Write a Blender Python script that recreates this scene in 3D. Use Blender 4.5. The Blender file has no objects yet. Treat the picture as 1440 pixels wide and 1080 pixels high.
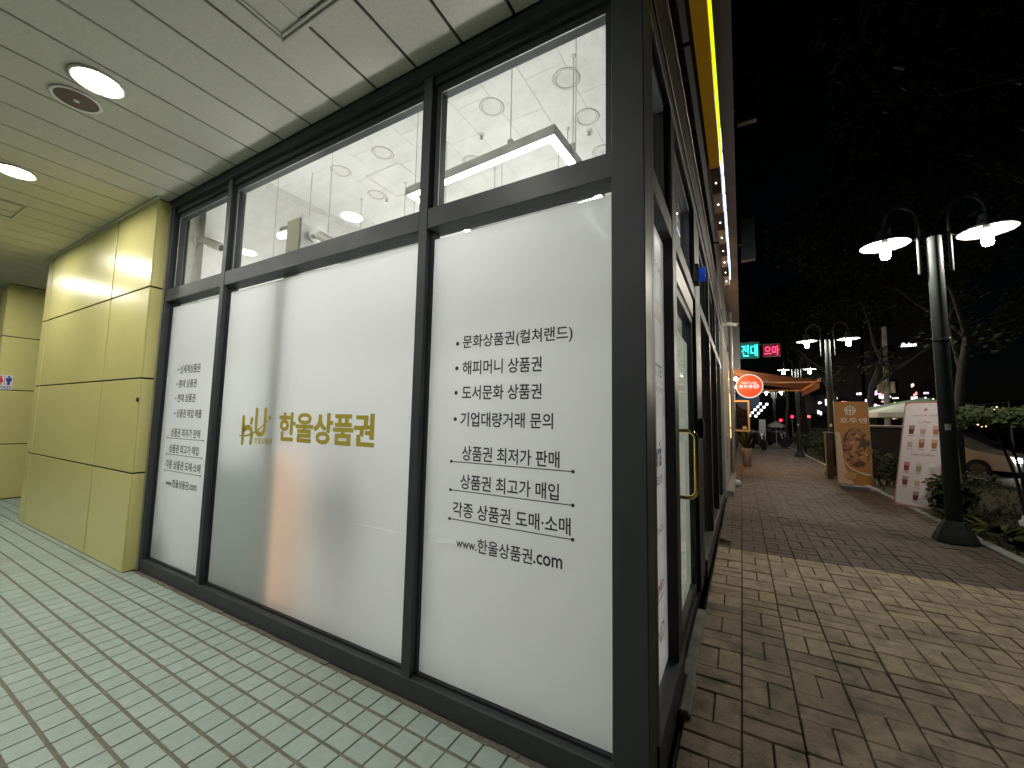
import bpy, bmesh, math, random
from mathutils import Vector, Matrix
random.seed(7)
S = bpy.context.scene
COL = S.collection

# ------------------------------------------------------------------ camera
RX = Vector((0.87060174, 0.49160413, 0.01944193))
RY = Vector((0.02588509, -0.08523168, 0.99602486))
RZ = Vector((0.491307, -0.86663772, -0.08692806))
cam_d = bpy.data.cameras.new('camera'); cam = bpy.data.objects.new('camera', cam_d); COL.objects.link(cam)
CAM = Vector((0, 0, 1.45))
cam.matrix_world = Matrix(((RX.x, RY.x, RZ.x, CAM.x), (RX.y, RY.y, RZ.y, CAM.y), (RX.z, RY.z, RZ.z, CAM.z), (0, 0, 0, 1)))
cam_d.sensor_width = 36; cam_d.lens = 14.235; cam_d.clip_start = 0.05; cam_d.clip_end = 600
S.camera = cam
# ------------------------------------------------------------------ night sky and a trace of moonlight
W = bpy.data.worlds.new('World'); S.world = W; W.use_nodes = True
nt = W.node_tree; bg = nt.nodes['Background']; sky = nt.nodes.new('ShaderNodeTexSky')
sky.sky_type = 'NISHITA'; sky.sun_disc = False
sky.sun_elevation = math.radians(12); sky.sun_rotation = math.radians(200)
nt.links.new(sky.outputs[0], bg.inputs[0]); bg.inputs[1].default_value = 0.00022
sun_d = bpy.data.lights.new('moon', 'SUN'); sun_d.energy = 0.004; sun_d.angle = math.radians(0.5); sun_d.color = (1, .97, .92)
sun = bpy.data.objects.new('moon', sun_d); COL.objects.link(sun)
sun.rotation_euler = (math.radians(78), 0, math.radians(-20))
S.view_settings.view_transform = 'Standard'; S.view_settings.look = 'None'
S.view_settings.exposure = 0; S.view_settings.gamma = 1; S.view_settings.use_curve_mapping = False
cy = S.cycles
cy.use_denoising = True
try: cy.denoiser = 'OPENIMAGEDENOISE'
except Exception: pass
cy.max_bounces = 8; cy.diffuse_bounces = 4; cy.glossy_bounces = 4; cy.transmission_bounces = 6; cy.transparent_max_bounces = 16
cy.sample_clamp_indirect = 8; cy.caustics_reflective = False; cy.caustics_refractive = False

# ------------------------------------------------------------------ materials
def mat(name, col, rough=.6, metal=0, spec=.5, noise=None, bump=None, emit=None, es=0, rand=0, coat=0, stain=None, speck=None):
    """noise=(scale, amount) brightness mottling; bump=(scale, strength); stain=(scale, colour, amount); speck=(scale, colour, threshold)"""
    m = bpy.data.materials.new(name); m.use_nodes = True
    n = m.node_tree.nodes; l = m.node_tree.links; p = n['Principled BSDF']
    p.inputs['Roughness'].default_value = rough; p.inputs['Metallic'].default_value = metal
    p.inputs['Specular IOR Level'].default_value = spec
    p.inputs['Coat Weight'].default_value = coat; p.inputs['Coat Roughness'].default_value = .12
    c = n.new('ShaderNodeRGB'); c.outputs[0].default_value = (*col, 1); out = c.outputs[0]
    pos = n.new('ShaderNodeNewGeometry')
    def hsv(out, val):
        h = n.new('ShaderNodeHueSaturation'); l.new(out, h.inputs['Color']); l.new(val, h.inputs['Value']); return h.outputs[0]
    def mr(src, a, b, lo=0., hi=1.):
        r = n.new('ShaderNodeMapRange'); l.new(src, r.inputs[0]); r.inputs[1].default_value = lo; r.inputs[2].default_value = hi
        r.inputs[3].default_value = a; r.inputs[4].default_value = b; return r.outputs[0]
    def nz(scale, det=6):
        t = n.new('ShaderNodeTexNoise'); t.inputs['Scale'].default_value = scale; t.inputs['Detail'].default_value = det
        t.inputs['Roughness'].default_value = .65
        l.new(pos.outputs['Position'], t.inputs['Vector']); return t.outputs[0]
    if rand:
        oi = n.new('ShaderNodeObjectInfo'); a = n.new('ShaderNodeMath'); a.operation = 'ADD'
        l.new(oi.outputs['Random'], a.inputs[0]); l.new(pos.outputs['Random Per Island'], a.inputs[1])
        f = n.new('ShaderNodeMath'); f.operation = 'FRACT'; l.new(a.outputs[0], f.inputs[0])
        out = hsv(out, mr(f.outputs[0], 1 - rand, 1 + rand))
    if noise: out = hsv(out, mr(nz(noise[0]), 1 - noise[1], 1 + noise[1], .3, .7))
    if stain:
        mx = n.new('ShaderNodeMix'); mx.data_type = 'RGBA'
        l.new(mr(nz(stain[0], 8), 0, stain[2], .48, .68), mx.inputs[0]); l.new(out, mx.inputs[6]); mx.inputs[7].default_value = (*stain[1], 1); out = mx.outputs[2]
    if speck:
        v = n.new('ShaderNodeTexNoise'); v.inputs['Scale'].default_value = speck[0]; v.inputs['Detail'].default_value = 2
        l.new(pos.outputs['Position'], v.inputs['Vector'])
        mx = n.new('ShaderNodeMix'); mx.data_type = 'RGBA'
        l.new(mr(v.outputs[0], 0, .8, speck[2], speck[2] + .04), mx.inputs[0]); l.new(out, mx.inputs[6]); mx.inputs[7].default_value = (*speck[1], 1); out = mx.outputs[2]
    l.new(out, p.inputs['Base Color'])
    if noise and noise[1] > .05: l.new(mr(nz(noise[0] * .7), max(.02, rough - .1), min(1, rough + .12), .3, .7), p.inputs['Roughness'])
    if bump:
        b = n.new('ShaderNodeBump'); b.inputs['Strength'].default_value = bump[1]; b.inputs['Distance'].default_value = .01
        l.new(nz(bump[0], 4), b.inputs['Height']); l.new(b.outputs[0], p.inputs['Normal'])
    if emit:
        p.inputs['Emission Color'].default_value = (*emit, 1); p.inputs['Emission Strength'].default_value = es
    return m

def glow(name, col, s):
    return mat(name, (.02, .02, .02), .6, emit=col, es=s)

def glass(name, tint=(.96, .965, .96), dirt=.03, refl=1.0):
    m = bpy.data.materials.new(name); m.use_nodes = True; n = m.node_tree.nodes; l = m.node_tree.links
    n.remove(n['Principled BSDF']); o = n['Material Output']
    t = n.new('ShaderNodeBsdfTransparent'); t.inputs[0].default_value = (*tint, 1)
    g = n.new('ShaderNodeBsdfGlossy'); g.inputs['Roughness'].default_value = .015; g.inputs[0].default_value = (refl, refl, refl, 1)
    f = n.new('ShaderNodeFresnel'); f.inputs[0].default_value = 1.5
    ge = n.new('ShaderNodeNewGeometry'); iv = n.new('ShaderNodeMath'); iv.operation = 'SUBTRACT'; iv.inputs[0].default_value = 1; l.new(ge.outputs['Backfacing'], iv.inputs[1])
    ml = n.new('ShaderNodeMath'); ml.operation = 'MULTIPLY'; l.new(f.outputs[0], ml.inputs[0]); l.new(iv.outputs[0], ml.inputs[1])
    mx = n.new('ShaderNodeMixShader'); l.new(ml.outputs[0], mx.inputs[0]); l.new(t.outputs[0], mx.inputs[1]); l.new(g.outputs[0], mx.inputs[2])
    d = n.new('ShaderNodeBsdfDiffuse'); d.inputs[0].default_value = (.6, .6, .58, 1)
    no = n.new('ShaderNodeTexNoise'); no.inputs['Scale'].default_value = 9; no.inputs['Detail'].default_value = 8
    r = n.new('ShaderNodeMapRange'); r.inputs[1].default_value = .4; r.inputs[2].default_value = .8; r.inputs[3].default_value = 0; r.inputs[4].default_value = dirt * 2
    l.new(no.outputs[0], r.inputs[0])
    m2 = n.new('ShaderNodeMixShader'); l.new(r.outputs[0], m2.inputs[0]); l.new(mx.outputs[0], m2.inputs[1]); l.new(d.outputs[0], m2.inputs[2])
    l.new(m2.outputs[0], o.inputs[0]); return m

def film(name, dcol=(.80, .815, .82), tcol=(.95, .955, .97), wd=.45, wt=.545, rough=.3):
    """frosted adhesive film: scatters light on both sides and lets blurred shapes through"""
    m = bpy.data.materials.new(name); m.use_nodes = True; n = m.node_tree.nodes; l = m.node_tree.links
    n.remove(n['Principled BSDF']); o = n['Material Output']
    d = n.new('ShaderNodeBsdfDiffuse'); d.inputs[0].default_value = (*dcol, 1)
    t = n.new('ShaderNodeBsdfTranslucent'); t.inputs[0].default_value = (*tcol, 1)
    r = n.new('ShaderNodeBsdfRefraction'); r.inputs['IOR'].default_value = 1.12; r.inputs['Roughness'].default_value = rough; r.inputs[0].default_value = (*tcol, 1)
    a = n.new('ShaderNodeMixShader'); a.inputs[0].default_value = wt / (wt + 1 - wd - wt); l.new(r.outputs[0], a.inputs[1]); l.new(t.outputs[0], a.inputs[2])
    b = n.new('ShaderNodeMixShader'); b.inputs[0].default_value = wd; l.new(a.outputs[0], b.inputs[1]); l.new(d.outputs[0], b.inputs[2])
    l.new(b.outputs[0], o.inputs[0]); return m

M = {}
M['frame'] = mat('charcoal_aluminium', (.045, .05, .052), .5, .0, .32, noise=(3, .12), bump=(400, .05))
M['frame_dark'] = mat('black_aluminium', (.02, .021, .023), .5, .0, .3, noise=(3, .15))
M['tile'] = mat('green_tile', (.345, .43, .375), .5, noise=(26, .09), rand=.06, bump=(160, .12), stain=(2.2, (.25, .26, .2), .35), speck=(60, (.12, .12, .1), .74))
M['grout'] = mat('grout', (.19, .175, .125), .9, noise=(60, .3), bump=(300, .4))
M['pink_grout'] = mat('old_mortar', (.17, .14, .11), .9, noise=(40, .35), bump=(120, .6))
M['yellow'] = mat('yellow_enamel_panel', (.70, .64, .25), .30, noise=(.9, .05), rand=.03, coat=.1)
M['joint'] = mat('dark_joint', (.03, .028, .018), .8)
M['soffit'] = mat('soffit_strip', (.52, .51, .435), .6, noise=(70, .10), rand=.03, bump=(250, .06), stain=(1.1, (.46, .45, .36), .4))
M['soffit_trim'] = mat('soffit_trim', (.5, .49, .42), .5)
M['black'] = mat('black_gap', (.012, .012, .012), .8)
M['white_ceiling'] = mat('mineral_fibre_tile', (.82, .82, .78), .9, noise=(7, .02), speck=(55, (.5, .5, .45), .69))
M['white_wall'] = mat('white_wall', (.80, .80, .76), .8, noise=(2, .03))
M['white_plastic'] = mat('white_plastic', (.75, .75, .7), .45)
M['grey_metal'] = mat('grey_metal', (.45, .45, .43), .4, .5, noise=(6, .15))
M['ivory_floor'] = mat('shop_floor', (.80, .81, .80), .4)
M['wood'] = mat('peach_board', (.95, .55, .30), .6, noise=(4, .1))
M['teal'] = mat('green_board', (.55, .70, .66), .7, noise=(2, .12))
M['greyob'] = mat('grey_fabric', (.20, .22, .22), .8, noise=(3, .1))
M['gold'] = mat('gold_vinyl', (.46, .37, .04), .5)
M['ink'] = mat('black_vinyl', (.02, .02, .02), .5)
M['brass'] = mat('polished_brass', (.85, .62, .22), .18, 1)
M['glass'] = glass('window_glass')
M['film'] = film('frosted_film')
M['film2'] = film('frosted_film_street', (.75, .74, .75), (.9, .88, .9), .45, .45)
M['film3'] = film('frosted_door_film', (.62, .7, .6), (.9, .98, .86), .35, .5, .3)
M['brown_speaker'] = mat('speaker_mesh', (.13, .085, .07), .7, noise=(200, .4))
M['downlight'] = glow('downlight_lens', (1, .975, .91), 255)
M['led'] = glow('led_strip', (1, 1, .98), 30)
M['gapgrey'] = mat('gap_grey', (.30, .30, .27), .8)
M['added_led_up'] = glow('added_led_uplight', (1, 1, .98), 2.5)
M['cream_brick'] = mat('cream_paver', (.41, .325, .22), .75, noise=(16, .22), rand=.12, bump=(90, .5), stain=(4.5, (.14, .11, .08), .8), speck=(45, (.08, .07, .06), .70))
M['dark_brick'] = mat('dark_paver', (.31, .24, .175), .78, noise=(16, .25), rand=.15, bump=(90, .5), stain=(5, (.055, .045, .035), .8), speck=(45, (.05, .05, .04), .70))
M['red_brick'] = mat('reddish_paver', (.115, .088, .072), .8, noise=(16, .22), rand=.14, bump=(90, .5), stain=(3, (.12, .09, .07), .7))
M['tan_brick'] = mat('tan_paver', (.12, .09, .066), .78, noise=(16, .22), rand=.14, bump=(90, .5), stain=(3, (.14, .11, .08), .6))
M['sand'] = mat('dirt_joint', (.05, .042, .032), .95, noise=(80, .4), bump=(200, .6))
M['kerb'] = mat('granite_kerb', (.30, .30, .28), .7, noise=(60, .2), bump=(120, .3))
M['asphalt'] = mat('asphalt', (.05, .05, .052), .7, noise=(40, .3), bump=(200, .5))
M['soil'] = mat('soil', (.06, .05, .03), .95, noise=(14, .5), bump=(40, 1), stain=(4, (.05, .07, .02), .8))
M['concrete'] = mat('concrete', (.27, .26, .24), .85, noise=(9, .2), bump=(60, .4), stain=(4, (.12, .11, .1), .7))
M['beige_wall'] = mat('beige_render', (.36, .33, .28), .8, noise=(5, .12), bump=(80, .2))
M['dark_wall'] = mat('dark_cladding', (.06, .058, .056), .6, noise=(1.5, .25), bump=(30, .1))
M['brown_wall'] = mat('brown_stone', (.07, .05, .042), .6, noise=(3, .2))
M['pole'] = mat('lamp_post_paint', (.045, .053, .055), .62, spec=.15, noise=(8, .15), bump=(60, .08))
M['shade_in'] = mat('lamp_shade_inside', (.045, .045, .042), .7)
M['bulb'] = glow('lamp_bulb', (1, .93, .79), 590)
M['bark'] = mat('bark', (.018, .017, .015), .9, noise=(8, .35), bump=(30, 1))
M['leaf'] = mat('leaf', (.036, .043, .026), .75, spec=.12, rand=.45)
M['leaf_dark'] = mat('leaf_dark', (.030, .042, .020), .75, spec=.12, rand=.4)
M['leaf_yellow'] = mat('leaf_yellow', (.075, .08, .025), .75, spec=.12, rand=.35)
M['leaf_shrub'] = mat('leaf_shrub', (.040, .055, .022), .75, spec=.12, rand=.4)

# ------------------------------------------------------------------ geometry helpers
class MB:
    def __init__(s): s.v = []; s.f = []; s.smooth = []
    def add(s, vs, fs, sm=False):
        o = len(s.v); s.v += [tuple(v) for v in vs]; s.f += [tuple(i + o for i in f) for f in fs]; s.smooth += [sm] * len(fs); return s
    def box(s, x0, x1, y0, y1, z0, z1, rz=0, rx=0, c=None):
        vs = [Vector((x, y, z)) for z in (z0, z1) for y in (y0, y1) for x in (x0, x1)]
        if rz or rx:
            c = Vector(c) if c else Vector(((x0 + x1) / 2, (y0 + y1) / 2, (z0 + z1) / 2))
            R = Matrix.Rotation(rz, 3, 'Z') @ Matrix.Rotation(rx, 3, 'X'); vs = [R @ (v - c) + c for v in vs]
        return s.add(vs, [(0, 2, 3, 1), (4, 5, 7, 6), (0, 1, 5, 4), (2, 6, 7, 3), (0, 4, 6, 2), (1, 3, 7, 5)])
    def bbox(s, x0, x1, y0, y1, z0, z1, b=.004):
        """box with a chamfered edge all round (octagonal in each direction)"""
        bm = bmesh.new(); bmesh.ops.create_cube(bm, size=1)
        for v in bm.verts: v.co = Vector(((x0 + x1) / 2 + v.co.x * (x1 - x0), (y0 + y1) / 2 + v.co.y * (y1 - y0), (z0 + z1) / 2 + v.co.z * (z1 - z0)))
        bmesh.ops.bevel(bm, geom=bm.edges[:], offset=b, segments=1, affect='EDGES')
        bm.verts.index_update(); s.add([v.co.copy() for v in bm.verts], [[v.index for v in f.verts] for f in bm.faces]); bm.free(); return s
    def tube(s, pts, r, n=10, caps=True):
        pts = [Vector(p) for p in pts]; rs = r if isinstance(r, (list, tuple)) else [r] * len(pts)
        vs = []; fs = []; up = None
        for i, p in enumerate(pts):
            d = (pts[min(i + 1, len(pts) - 1)] - pts[max(i - 1, 0)]).normalized()
            if up is None: up = d.orthogonal().normalized()
            up = (up - d * up.dot(d)); up = up.normalized() if up.length > 1e-6 else d.orthogonal().normalized()
            w = d.cross(up)
            for k in range(n): a = 2 * math.pi * k / n; vs.append(p + (up * math.cos(a) + w * math.sin(a)) * rs[i])
        for i in range(len(pts) - 1):
            for k in range(n): k2 = (k + 1) % n; fs.append((i * n + k, i * n + k2, (i + 1) * n + k2, (i + 1) * n + k))
        s.add(vs, fs, True)
        if caps: s.add(vs[:n], [tuple(reversed(range(n)))]); s.add(vs[-n:], [tuple(range(n))])
        return s
    def lathe(s, prof, c=(0, 0, 0), n=24, sm=True, sq=False):
        c = Vector(c); vs = []; fs = []
        for r, z in prof:
            for k in range(n): a = 2 * math.pi * (k + (.5 if sq else 0)) / n; vs.append(c + Vector((r * math.cos(a), r * math.sin(a), z)))
        for i in range(len(prof) - 1):
            for k in range(n): k2 = (k + 1) % n; fs.append((i * n + k, i * n + k2, (i + 1) * n + k2, (i + 1) * n + k))
        return s.add(vs, fs, sm)
    def disc(s, c, r, n=32, axis='Z', flip=False):
        c = Vector(c); vs = []
        for k in range(n):
            a = 2 * math.pi * k / n; u, w = r * math.cos(a), r * math.sin(a)
            vs.append(c + (Vector((u, w, 0)) if axis == 'Z' else Vector((u, 0, w)) if axis == 'Y' else Vector((0, u, w))))
        return s.add(vs, [tuple(range(n))])
    def poly(s, vs): return s.add(vs, [tuple(range(len(vs)))])
    def build(s, name, m, parent=None, loc=None):
        me = bpy.data.meshes.new(name)
        off = Vector(loc) if loc is not None else Vector((0, 0, 0))
        base = WP(parent) + off if parent else off
        if parent is not None or loc is not None: vs = [Vector(v) - base for v in s.v]
        else: vs = s.v
        me.from_pydata([tuple(v) for v in vs], [], s.f)
        if any(s.smooth): me.polygons.foreach_set('use_smooth', s.smooth)
        me.materials.append(m); me.update()
        o = bpy.data.objects.new(name, me); COL.objects.link(o)
        if parent: o.parent = parent
        o.location = off; return o

def WP(o):
    p = Vector((0, 0, 0))
    while o: p += Vector(o.location); o = o.parent
    return p
def tag(o, label=None, cat=None, group=None, kind=None):
    if label: o['label'] = label
    if cat: o['category'] = cat
    if group: o['group'] = group
    if kind: o['kind'] = kind
    return o
def thing(name, loc, label, cat, group=None, rz=0):
    o = bpy.data.objects.new(name, None); COL.objects.link(o); o.location = loc; o.rotation_euler.z = rz
    o.empty_display_size = .1
    return tag(o, label, cat, group)
def struct(name, mb, m): o = mb.build(name, m); o['kind'] = 'structure'; return o
def copy_tree(o, parent=None, loc=None, label=None, rz=None):
    c = o.copy(); COL.objects.link(c)
    if parent: c.parent = parent
    if loc is not None: c.location = loc
    if rz is not None: c.rotation_euler.z = rz
    if label: c['label'] = label
    for ch in list(o.children): copy_tree(ch, c)
    return c
def inst(o, loc, parent, rz=None):
    c = o.copy(); COL.objects.link(c); c.parent = parent; c.location = loc
    if rz is not None: c.rotation_euler = rz
    return c

def text_data(body, x0, x1, z0, z1, bold=0.0, shear=0):
    """flat glyph outlines fitted to a rectangle; returns list of 2-D verts and faces"""
    c = bpy.data.curves.new('t', 'FONT'); c.body = body; c.offset = bold; c.resolution_u = 3; c.shear = shear
    o = bpy.data.objects.new('t', c); COL.objects.link(o)
    me = bpy.data.meshes.new_from_object(o.evaluated_get(bpy.context.evaluated_depsgraph_get()))
    vs = [(v.co.x, v.co.y) for v in me.vertices]; fs = [tuple(p.vertices) for p in me.polygons]
    bpy.data.objects.remove(o); bpy.data.curves.remove(c); bpy.data.meshes.remove(me)
    ax, bx = min(v[0] for v in vs), max(v[0] for v in vs); ay, by = min(v[1] for v in vs), max(v[1] for v in vs)
    return [(x0 + (v[0] - ax) / (bx - ax) * (x1 - x0), z0 + (v[1] - ay) / max(1e-6, by - ay) * (z1 - z0)) for v in vs], fs
def text(body, x0, x1, z0, z1, place, m, parent, bold=0.0, name='lettering', shear=0):
    vs, fs = text_data(body, x0, x1, z0, z1, bold, shear)
    mb = MB(); mb.add([place(u, w) for u, w in vs], fs); return mb.build(name, m, parent)
def ribbon(pts, w, place, mb, taper=False):
    n = len(pts); vs = []
    for i, (x, z) in enumerate(pts):
        ax, az = pts[max(0, i - 1)]; bx, bz = pts[min(n - 1, i + 1)]; dx, dz = bx - ax, bz - az; L = math.hypot(dx, dz) or 1
        ww = w / 2 * (math.sin(math.pi * (i + .5) / n) ** .6 if taper else 1)
        vs += [place(x - dz / L * ww, z + dx / L * ww), place(x + dz / L * ww, z - dx / L * ww)]
    mb.add(vs, [(2 * i, 2 * i + 1, 2 * i + 3, 2 * i + 2) for i in range(n - 1)])

def px(p):
    d = Vector(p) - CAM; z = -d.dot(RZ)
    if z < .1: return None
    return (720 + 569.4 * d.dot(RX) / z, 540 - 569.4 * d.dot(RY) / z, z)
def seen(p, m=30):
    q = px(p); return q and -m < q[0] < 1440 + m and -m < q[1] < 1080 + m

# ================================================================== GROUND
struct('ground', MB().box(-80, 160, -60, 220, -.6, -.16), M['asphalt'])
gr = struct('road', MB().box(6.2, 15, -10, 200, -.158, -.12), M['asphalt'])
mk = MB()
for i in range(20): mk.box(10.4, 10.52, -5 + i * 8, -1 + i * 8, -.119, -.116)
tag(mk.build('lane_marking', mat('road_paint', (.7, .7, .66), .6), gr), kind='stuff')

# arcade floor with its green tiles
floor = struct('arcade_floor', MB().box(-15, -.30, -5, 1.675, -.159, -.005), M['grout'])
PX, PY = .125, .1232
cells = []
for i in range(-97, 21):
    for j in range(-45, 9):
        cells.append((-2.914 + PX * i, 1.655 - PY * (j + 1) if False else 1.655 - PY * (9 - j)))
tiles = []
for (x, y) in cells:
    if x + PX > -.31 or y < -4.9: continue
    tiles.append((x, y))
for i in range(-97, -42):
    for j in range(0, 30):
        x = -2.914 + PX * i
        if -10.5 < x < -8.45: tiles.append((x, 1.655 + PY * j))
vis = sorted([t for t in tiles if seen((t[0] + .06, t[1] + .06, 0), 60) and (t[1] < 1.65)], key=lambda t: -((t[0]) ** 2 + t[1] ** 2))[-300:]
vs_ = set(vis)
tp = MB().bbox(.0045, PX - .0045, .0075, PY - .0075, -.006, 0, .0016).build('tile', M['tile'])
first = True
for t in vis:
    dz = random.uniform(-.0006, .0006)
    if first: tp.parent = floor; tp.location = (*t, dz); first = False
    else: inst(tp, (*t, dz), floor, (random.gauss(0, .002), random.gauss(0, .002), random.gauss(0, .004)))
mb = MB()
for t in tiles:
    if t in vs_: continue
    mb.box(t[0] + .0045, t[0] + PX - .0045, t[1] + .0075, t[1] + PY - .0075, -.006, random.uniform(-.0005, .0005))
tag(mb.build('tile', M['tile'], floor), kind='stuff')
# the floor behind the first pillar
struct('passage_floor', MB().box(-10.5, -8.35, 1.677, 6.5, -.159, -.0055), M['grout'])
mb = MB(); x = -4.84
random.seed(3)
while x < -.5:
    w = random.uniform(.03, .11); mb.box(x, x + w, 1.652 - random.uniform(0, .012), 1.677, -.004, random.uniform(-.001, .005)); x += w
tag(mb.build('mortar_line', M['pink_grout'], floor), kind='stuff')

# sidewalk
walk = struct('sidewalk', MB().box(-.298, 2.55, -4, 60, -.159, -.019), M['sand'])
CX, CY = .25, .245
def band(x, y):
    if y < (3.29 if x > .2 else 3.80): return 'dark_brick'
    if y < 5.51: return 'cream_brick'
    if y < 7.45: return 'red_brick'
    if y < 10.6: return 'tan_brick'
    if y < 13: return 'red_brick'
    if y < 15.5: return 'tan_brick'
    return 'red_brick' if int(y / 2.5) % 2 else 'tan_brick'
bricks = []
for i in range(0, 12):
    for j in range(-32, 130):
        x, y = -.287 + CX * i, 4.05 + CY * j
        w = min(CX, 2.548 - x)
        if w < .05: continue
        if (i + j) % 2:
            bricks.append((x, y, min(w, .125), CY)); 
            if w > .17: bricks.append((x + .125, y, w - .125, CY))
        else:
            bricks.append((x, y, w, CY / 2)); bricks.append((x, y + CY / 2, w, CY / 2))
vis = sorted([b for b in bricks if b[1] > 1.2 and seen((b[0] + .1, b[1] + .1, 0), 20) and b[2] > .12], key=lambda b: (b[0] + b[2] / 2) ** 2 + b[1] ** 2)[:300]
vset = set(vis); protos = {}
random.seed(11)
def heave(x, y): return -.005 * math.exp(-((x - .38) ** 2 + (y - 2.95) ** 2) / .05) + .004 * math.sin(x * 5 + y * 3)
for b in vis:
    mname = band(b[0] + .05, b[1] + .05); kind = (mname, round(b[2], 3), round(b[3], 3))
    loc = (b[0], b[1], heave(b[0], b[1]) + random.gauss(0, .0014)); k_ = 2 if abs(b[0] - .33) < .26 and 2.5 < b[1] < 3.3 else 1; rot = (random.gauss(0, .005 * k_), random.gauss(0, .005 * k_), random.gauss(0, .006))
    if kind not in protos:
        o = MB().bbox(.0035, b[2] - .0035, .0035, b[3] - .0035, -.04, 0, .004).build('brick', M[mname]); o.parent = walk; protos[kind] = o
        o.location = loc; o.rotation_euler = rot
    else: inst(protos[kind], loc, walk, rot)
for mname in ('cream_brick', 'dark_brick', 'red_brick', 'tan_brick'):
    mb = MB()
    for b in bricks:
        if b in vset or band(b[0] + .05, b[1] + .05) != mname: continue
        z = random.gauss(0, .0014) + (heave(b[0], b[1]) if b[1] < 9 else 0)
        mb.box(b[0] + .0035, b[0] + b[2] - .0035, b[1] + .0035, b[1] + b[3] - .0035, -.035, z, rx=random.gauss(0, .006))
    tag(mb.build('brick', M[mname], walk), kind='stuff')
# kerb stones and planting bed
kerb = struct('kerb', MB().box(2.552, 2.67, -4, 60, -.159, -.031), M['sand'])
kp = MB().bbox(.0, .116, .004, .99, -.03, .035, .008).build('kerb_stone', M['kerb'], kerb)
kp.location = (2.553, -4, 0)
for i in range(1, 62): inst(kp, (2.553 + random.gauss(0, .003), -4 + i, random.gauss(0, .003)), kerb)
bed = MB(); nx, ny = 24, 200
for j in range(ny + 1):
    for i in range(nx + 1):
        x = 2.672 + i * 3.2 / nx; y = -4 + j * 64 / ny
        bed.v.append((x, y, -.01 + .05 * math.sin(math.pi * i / nx) + random.uniform(-.012, .012)))
for j in range(ny):
    for i in range(nx): a = j * (nx + 1) + i; bed.f.append((a, a + 1, a + nx + 2, a + nx + 1)); bed.smooth.append(True)
struct('planting_bed', bed, M['soil'])
struct('road_kerb', MB().box(5.874, 6.05, -4, 60, -.159, .02), M['kerb'])

# ================================================================== ARCADE CEILING
ceil = struct('arcade_ceiling', MB().box(-15, .45, -5, 1.664, 3.565, 3.7), M['black'])
CW = .3367; xs = []
k = 0; x = -2.317 - .0 + CW * 8
strip = None
while x > -14.6:
    def stripmesh(x0, x1, y0, y1):
        return MB().bbox(x0, x1, y0, y1, 3.540, 3.556, .003)
    xa = x - CW + .008; xb = x - .008
    if xb < .44:
        if -2.2 < xb and xa < -1.38 and xb > -2.19: segs = [(-5, .70), (1.18, 1.662)] if xa > -2.2 else [(-5, 1.662)]
        else: segs = [(-5, 1.662)]
        for (a, b) in segs:
            stripmesh(xa, xb, a, b).build('ceiling_strip', M['soffit'], ceil)
    x -= CW
MB().box(-15, .45, -5, 1.664, 3.557, 3.564).build('ceiling_backing', M['black'], ceil)
for a, b in ((-8.35, -4.86), (-14, -10.5)):
    MB().box(a, b, 1.548, 1.576, 3.522, 3.538).build('edge_trim', M['soffit_trim'], ceil)
# over the passage
MB().box(-10.5, -8.35, 1.665, 6.5, 3.54, 3.7).build('passage_ceiling', M['soffit'], ceil)

# access hatch
h = thing('access_hatch', (-1.78, .94, 3.54), 'square ceiling hatch with a raised double moulding at the top edge of the view', 'hatch')
def hatch_frame(x0, x1, y0, y1, w, z0, z1):
    m_ = MB(); m_.bbox(x0, x1, y0, y0 + w, z0, z1, .004); m_.bbox(x0, x1, y1 - w, y1, z0, z1, .004)
    m_.bbox(x0, x0 + w, y0 + w, y1 - w, z0, z1, .004); m_.bbox(x1 - w, x1, y0 + w, y1 - w, z0, z1, .004); return m_
hatch_frame(-2.185, -1.375, .695, 1.185, .022, 3.522, 3.545).build('outer_moulding', M['soffit_trim'], h)
hatch_frame(-2.160, -1.400, .720, 1.160, .018, 3.530, 3.546).build('inner_moulding', M['soffit_trim'], h)
MB().bbox(-2.140, -1.995, .740, 1.140, 3.543, 3.556, .003).build('panel', M['soffit'], h)
MB().bbox(-1.987, -1.655, .740, 1.140, 3.543, 3.556, .003).build('panel', M['soffit'], h)
MB().bbox(-1.647, -1.420, .740, 1.140, 3.543, 3.556, .003).build('panel', M['soffit'], h)
h = thing('access_hatch', (-6.65, .93, 3.54), 'small ceiling hatch outline beyond the second downlight at the left edge', 'hatch')
hatch_frame(-6.9, -6.38, .60, 1.01, .022, 3.528, 3.5395).build('moulding', M['soffit_trim'], h)

# downlights
def downlight(x, y, label):
    t = thing('downlight', (x, y, 3.54), label, 'downlight', 'round downlights of the arcade ceiling')
    MB().lathe([(.118, 3.5405), (.138, 3.5395), (.140, 3.530), (.122, 3.526), (.110, 3.5355)], (x, y, 0), 40).build('trim_ring', M['soffit_trim'], t)
    MB().disc((x, y, 3.534), .102, 40).build('lens', M['downlight'], t)
    return t
for x, y, lb in ((-3.512, .775, 'bright round downlight beside the brown ceiling speaker'),
              (-5.512, .78, 'bright round downlight nearest the left edge of the view')):
    downlight(x, y, lb)
for x, y in ((-1.50, .30), (-7.512, .78), (-9.51, .78), (-3.51, -2.2), (-6.5, -2.2), (-1.5, -2.2), (-9.5, -2.2)):
    downlight(x, y, 'round arcade downlight outside the view, ' + {(-1.50, .30): 'just in front of the corner column', (-7.512, .78): 'before the wide yellow pillar', (-9.51, .78): 'before the passage', (-3.51, -2.2): 'behind the photographer, middle', (-6.5, -2.2): 'behind the photographer, left', (-1.5, -2.2): 'behind the photographer, right', (-9.5, -2.2): 'behind the photographer, far left'}[(x, y)])
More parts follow.
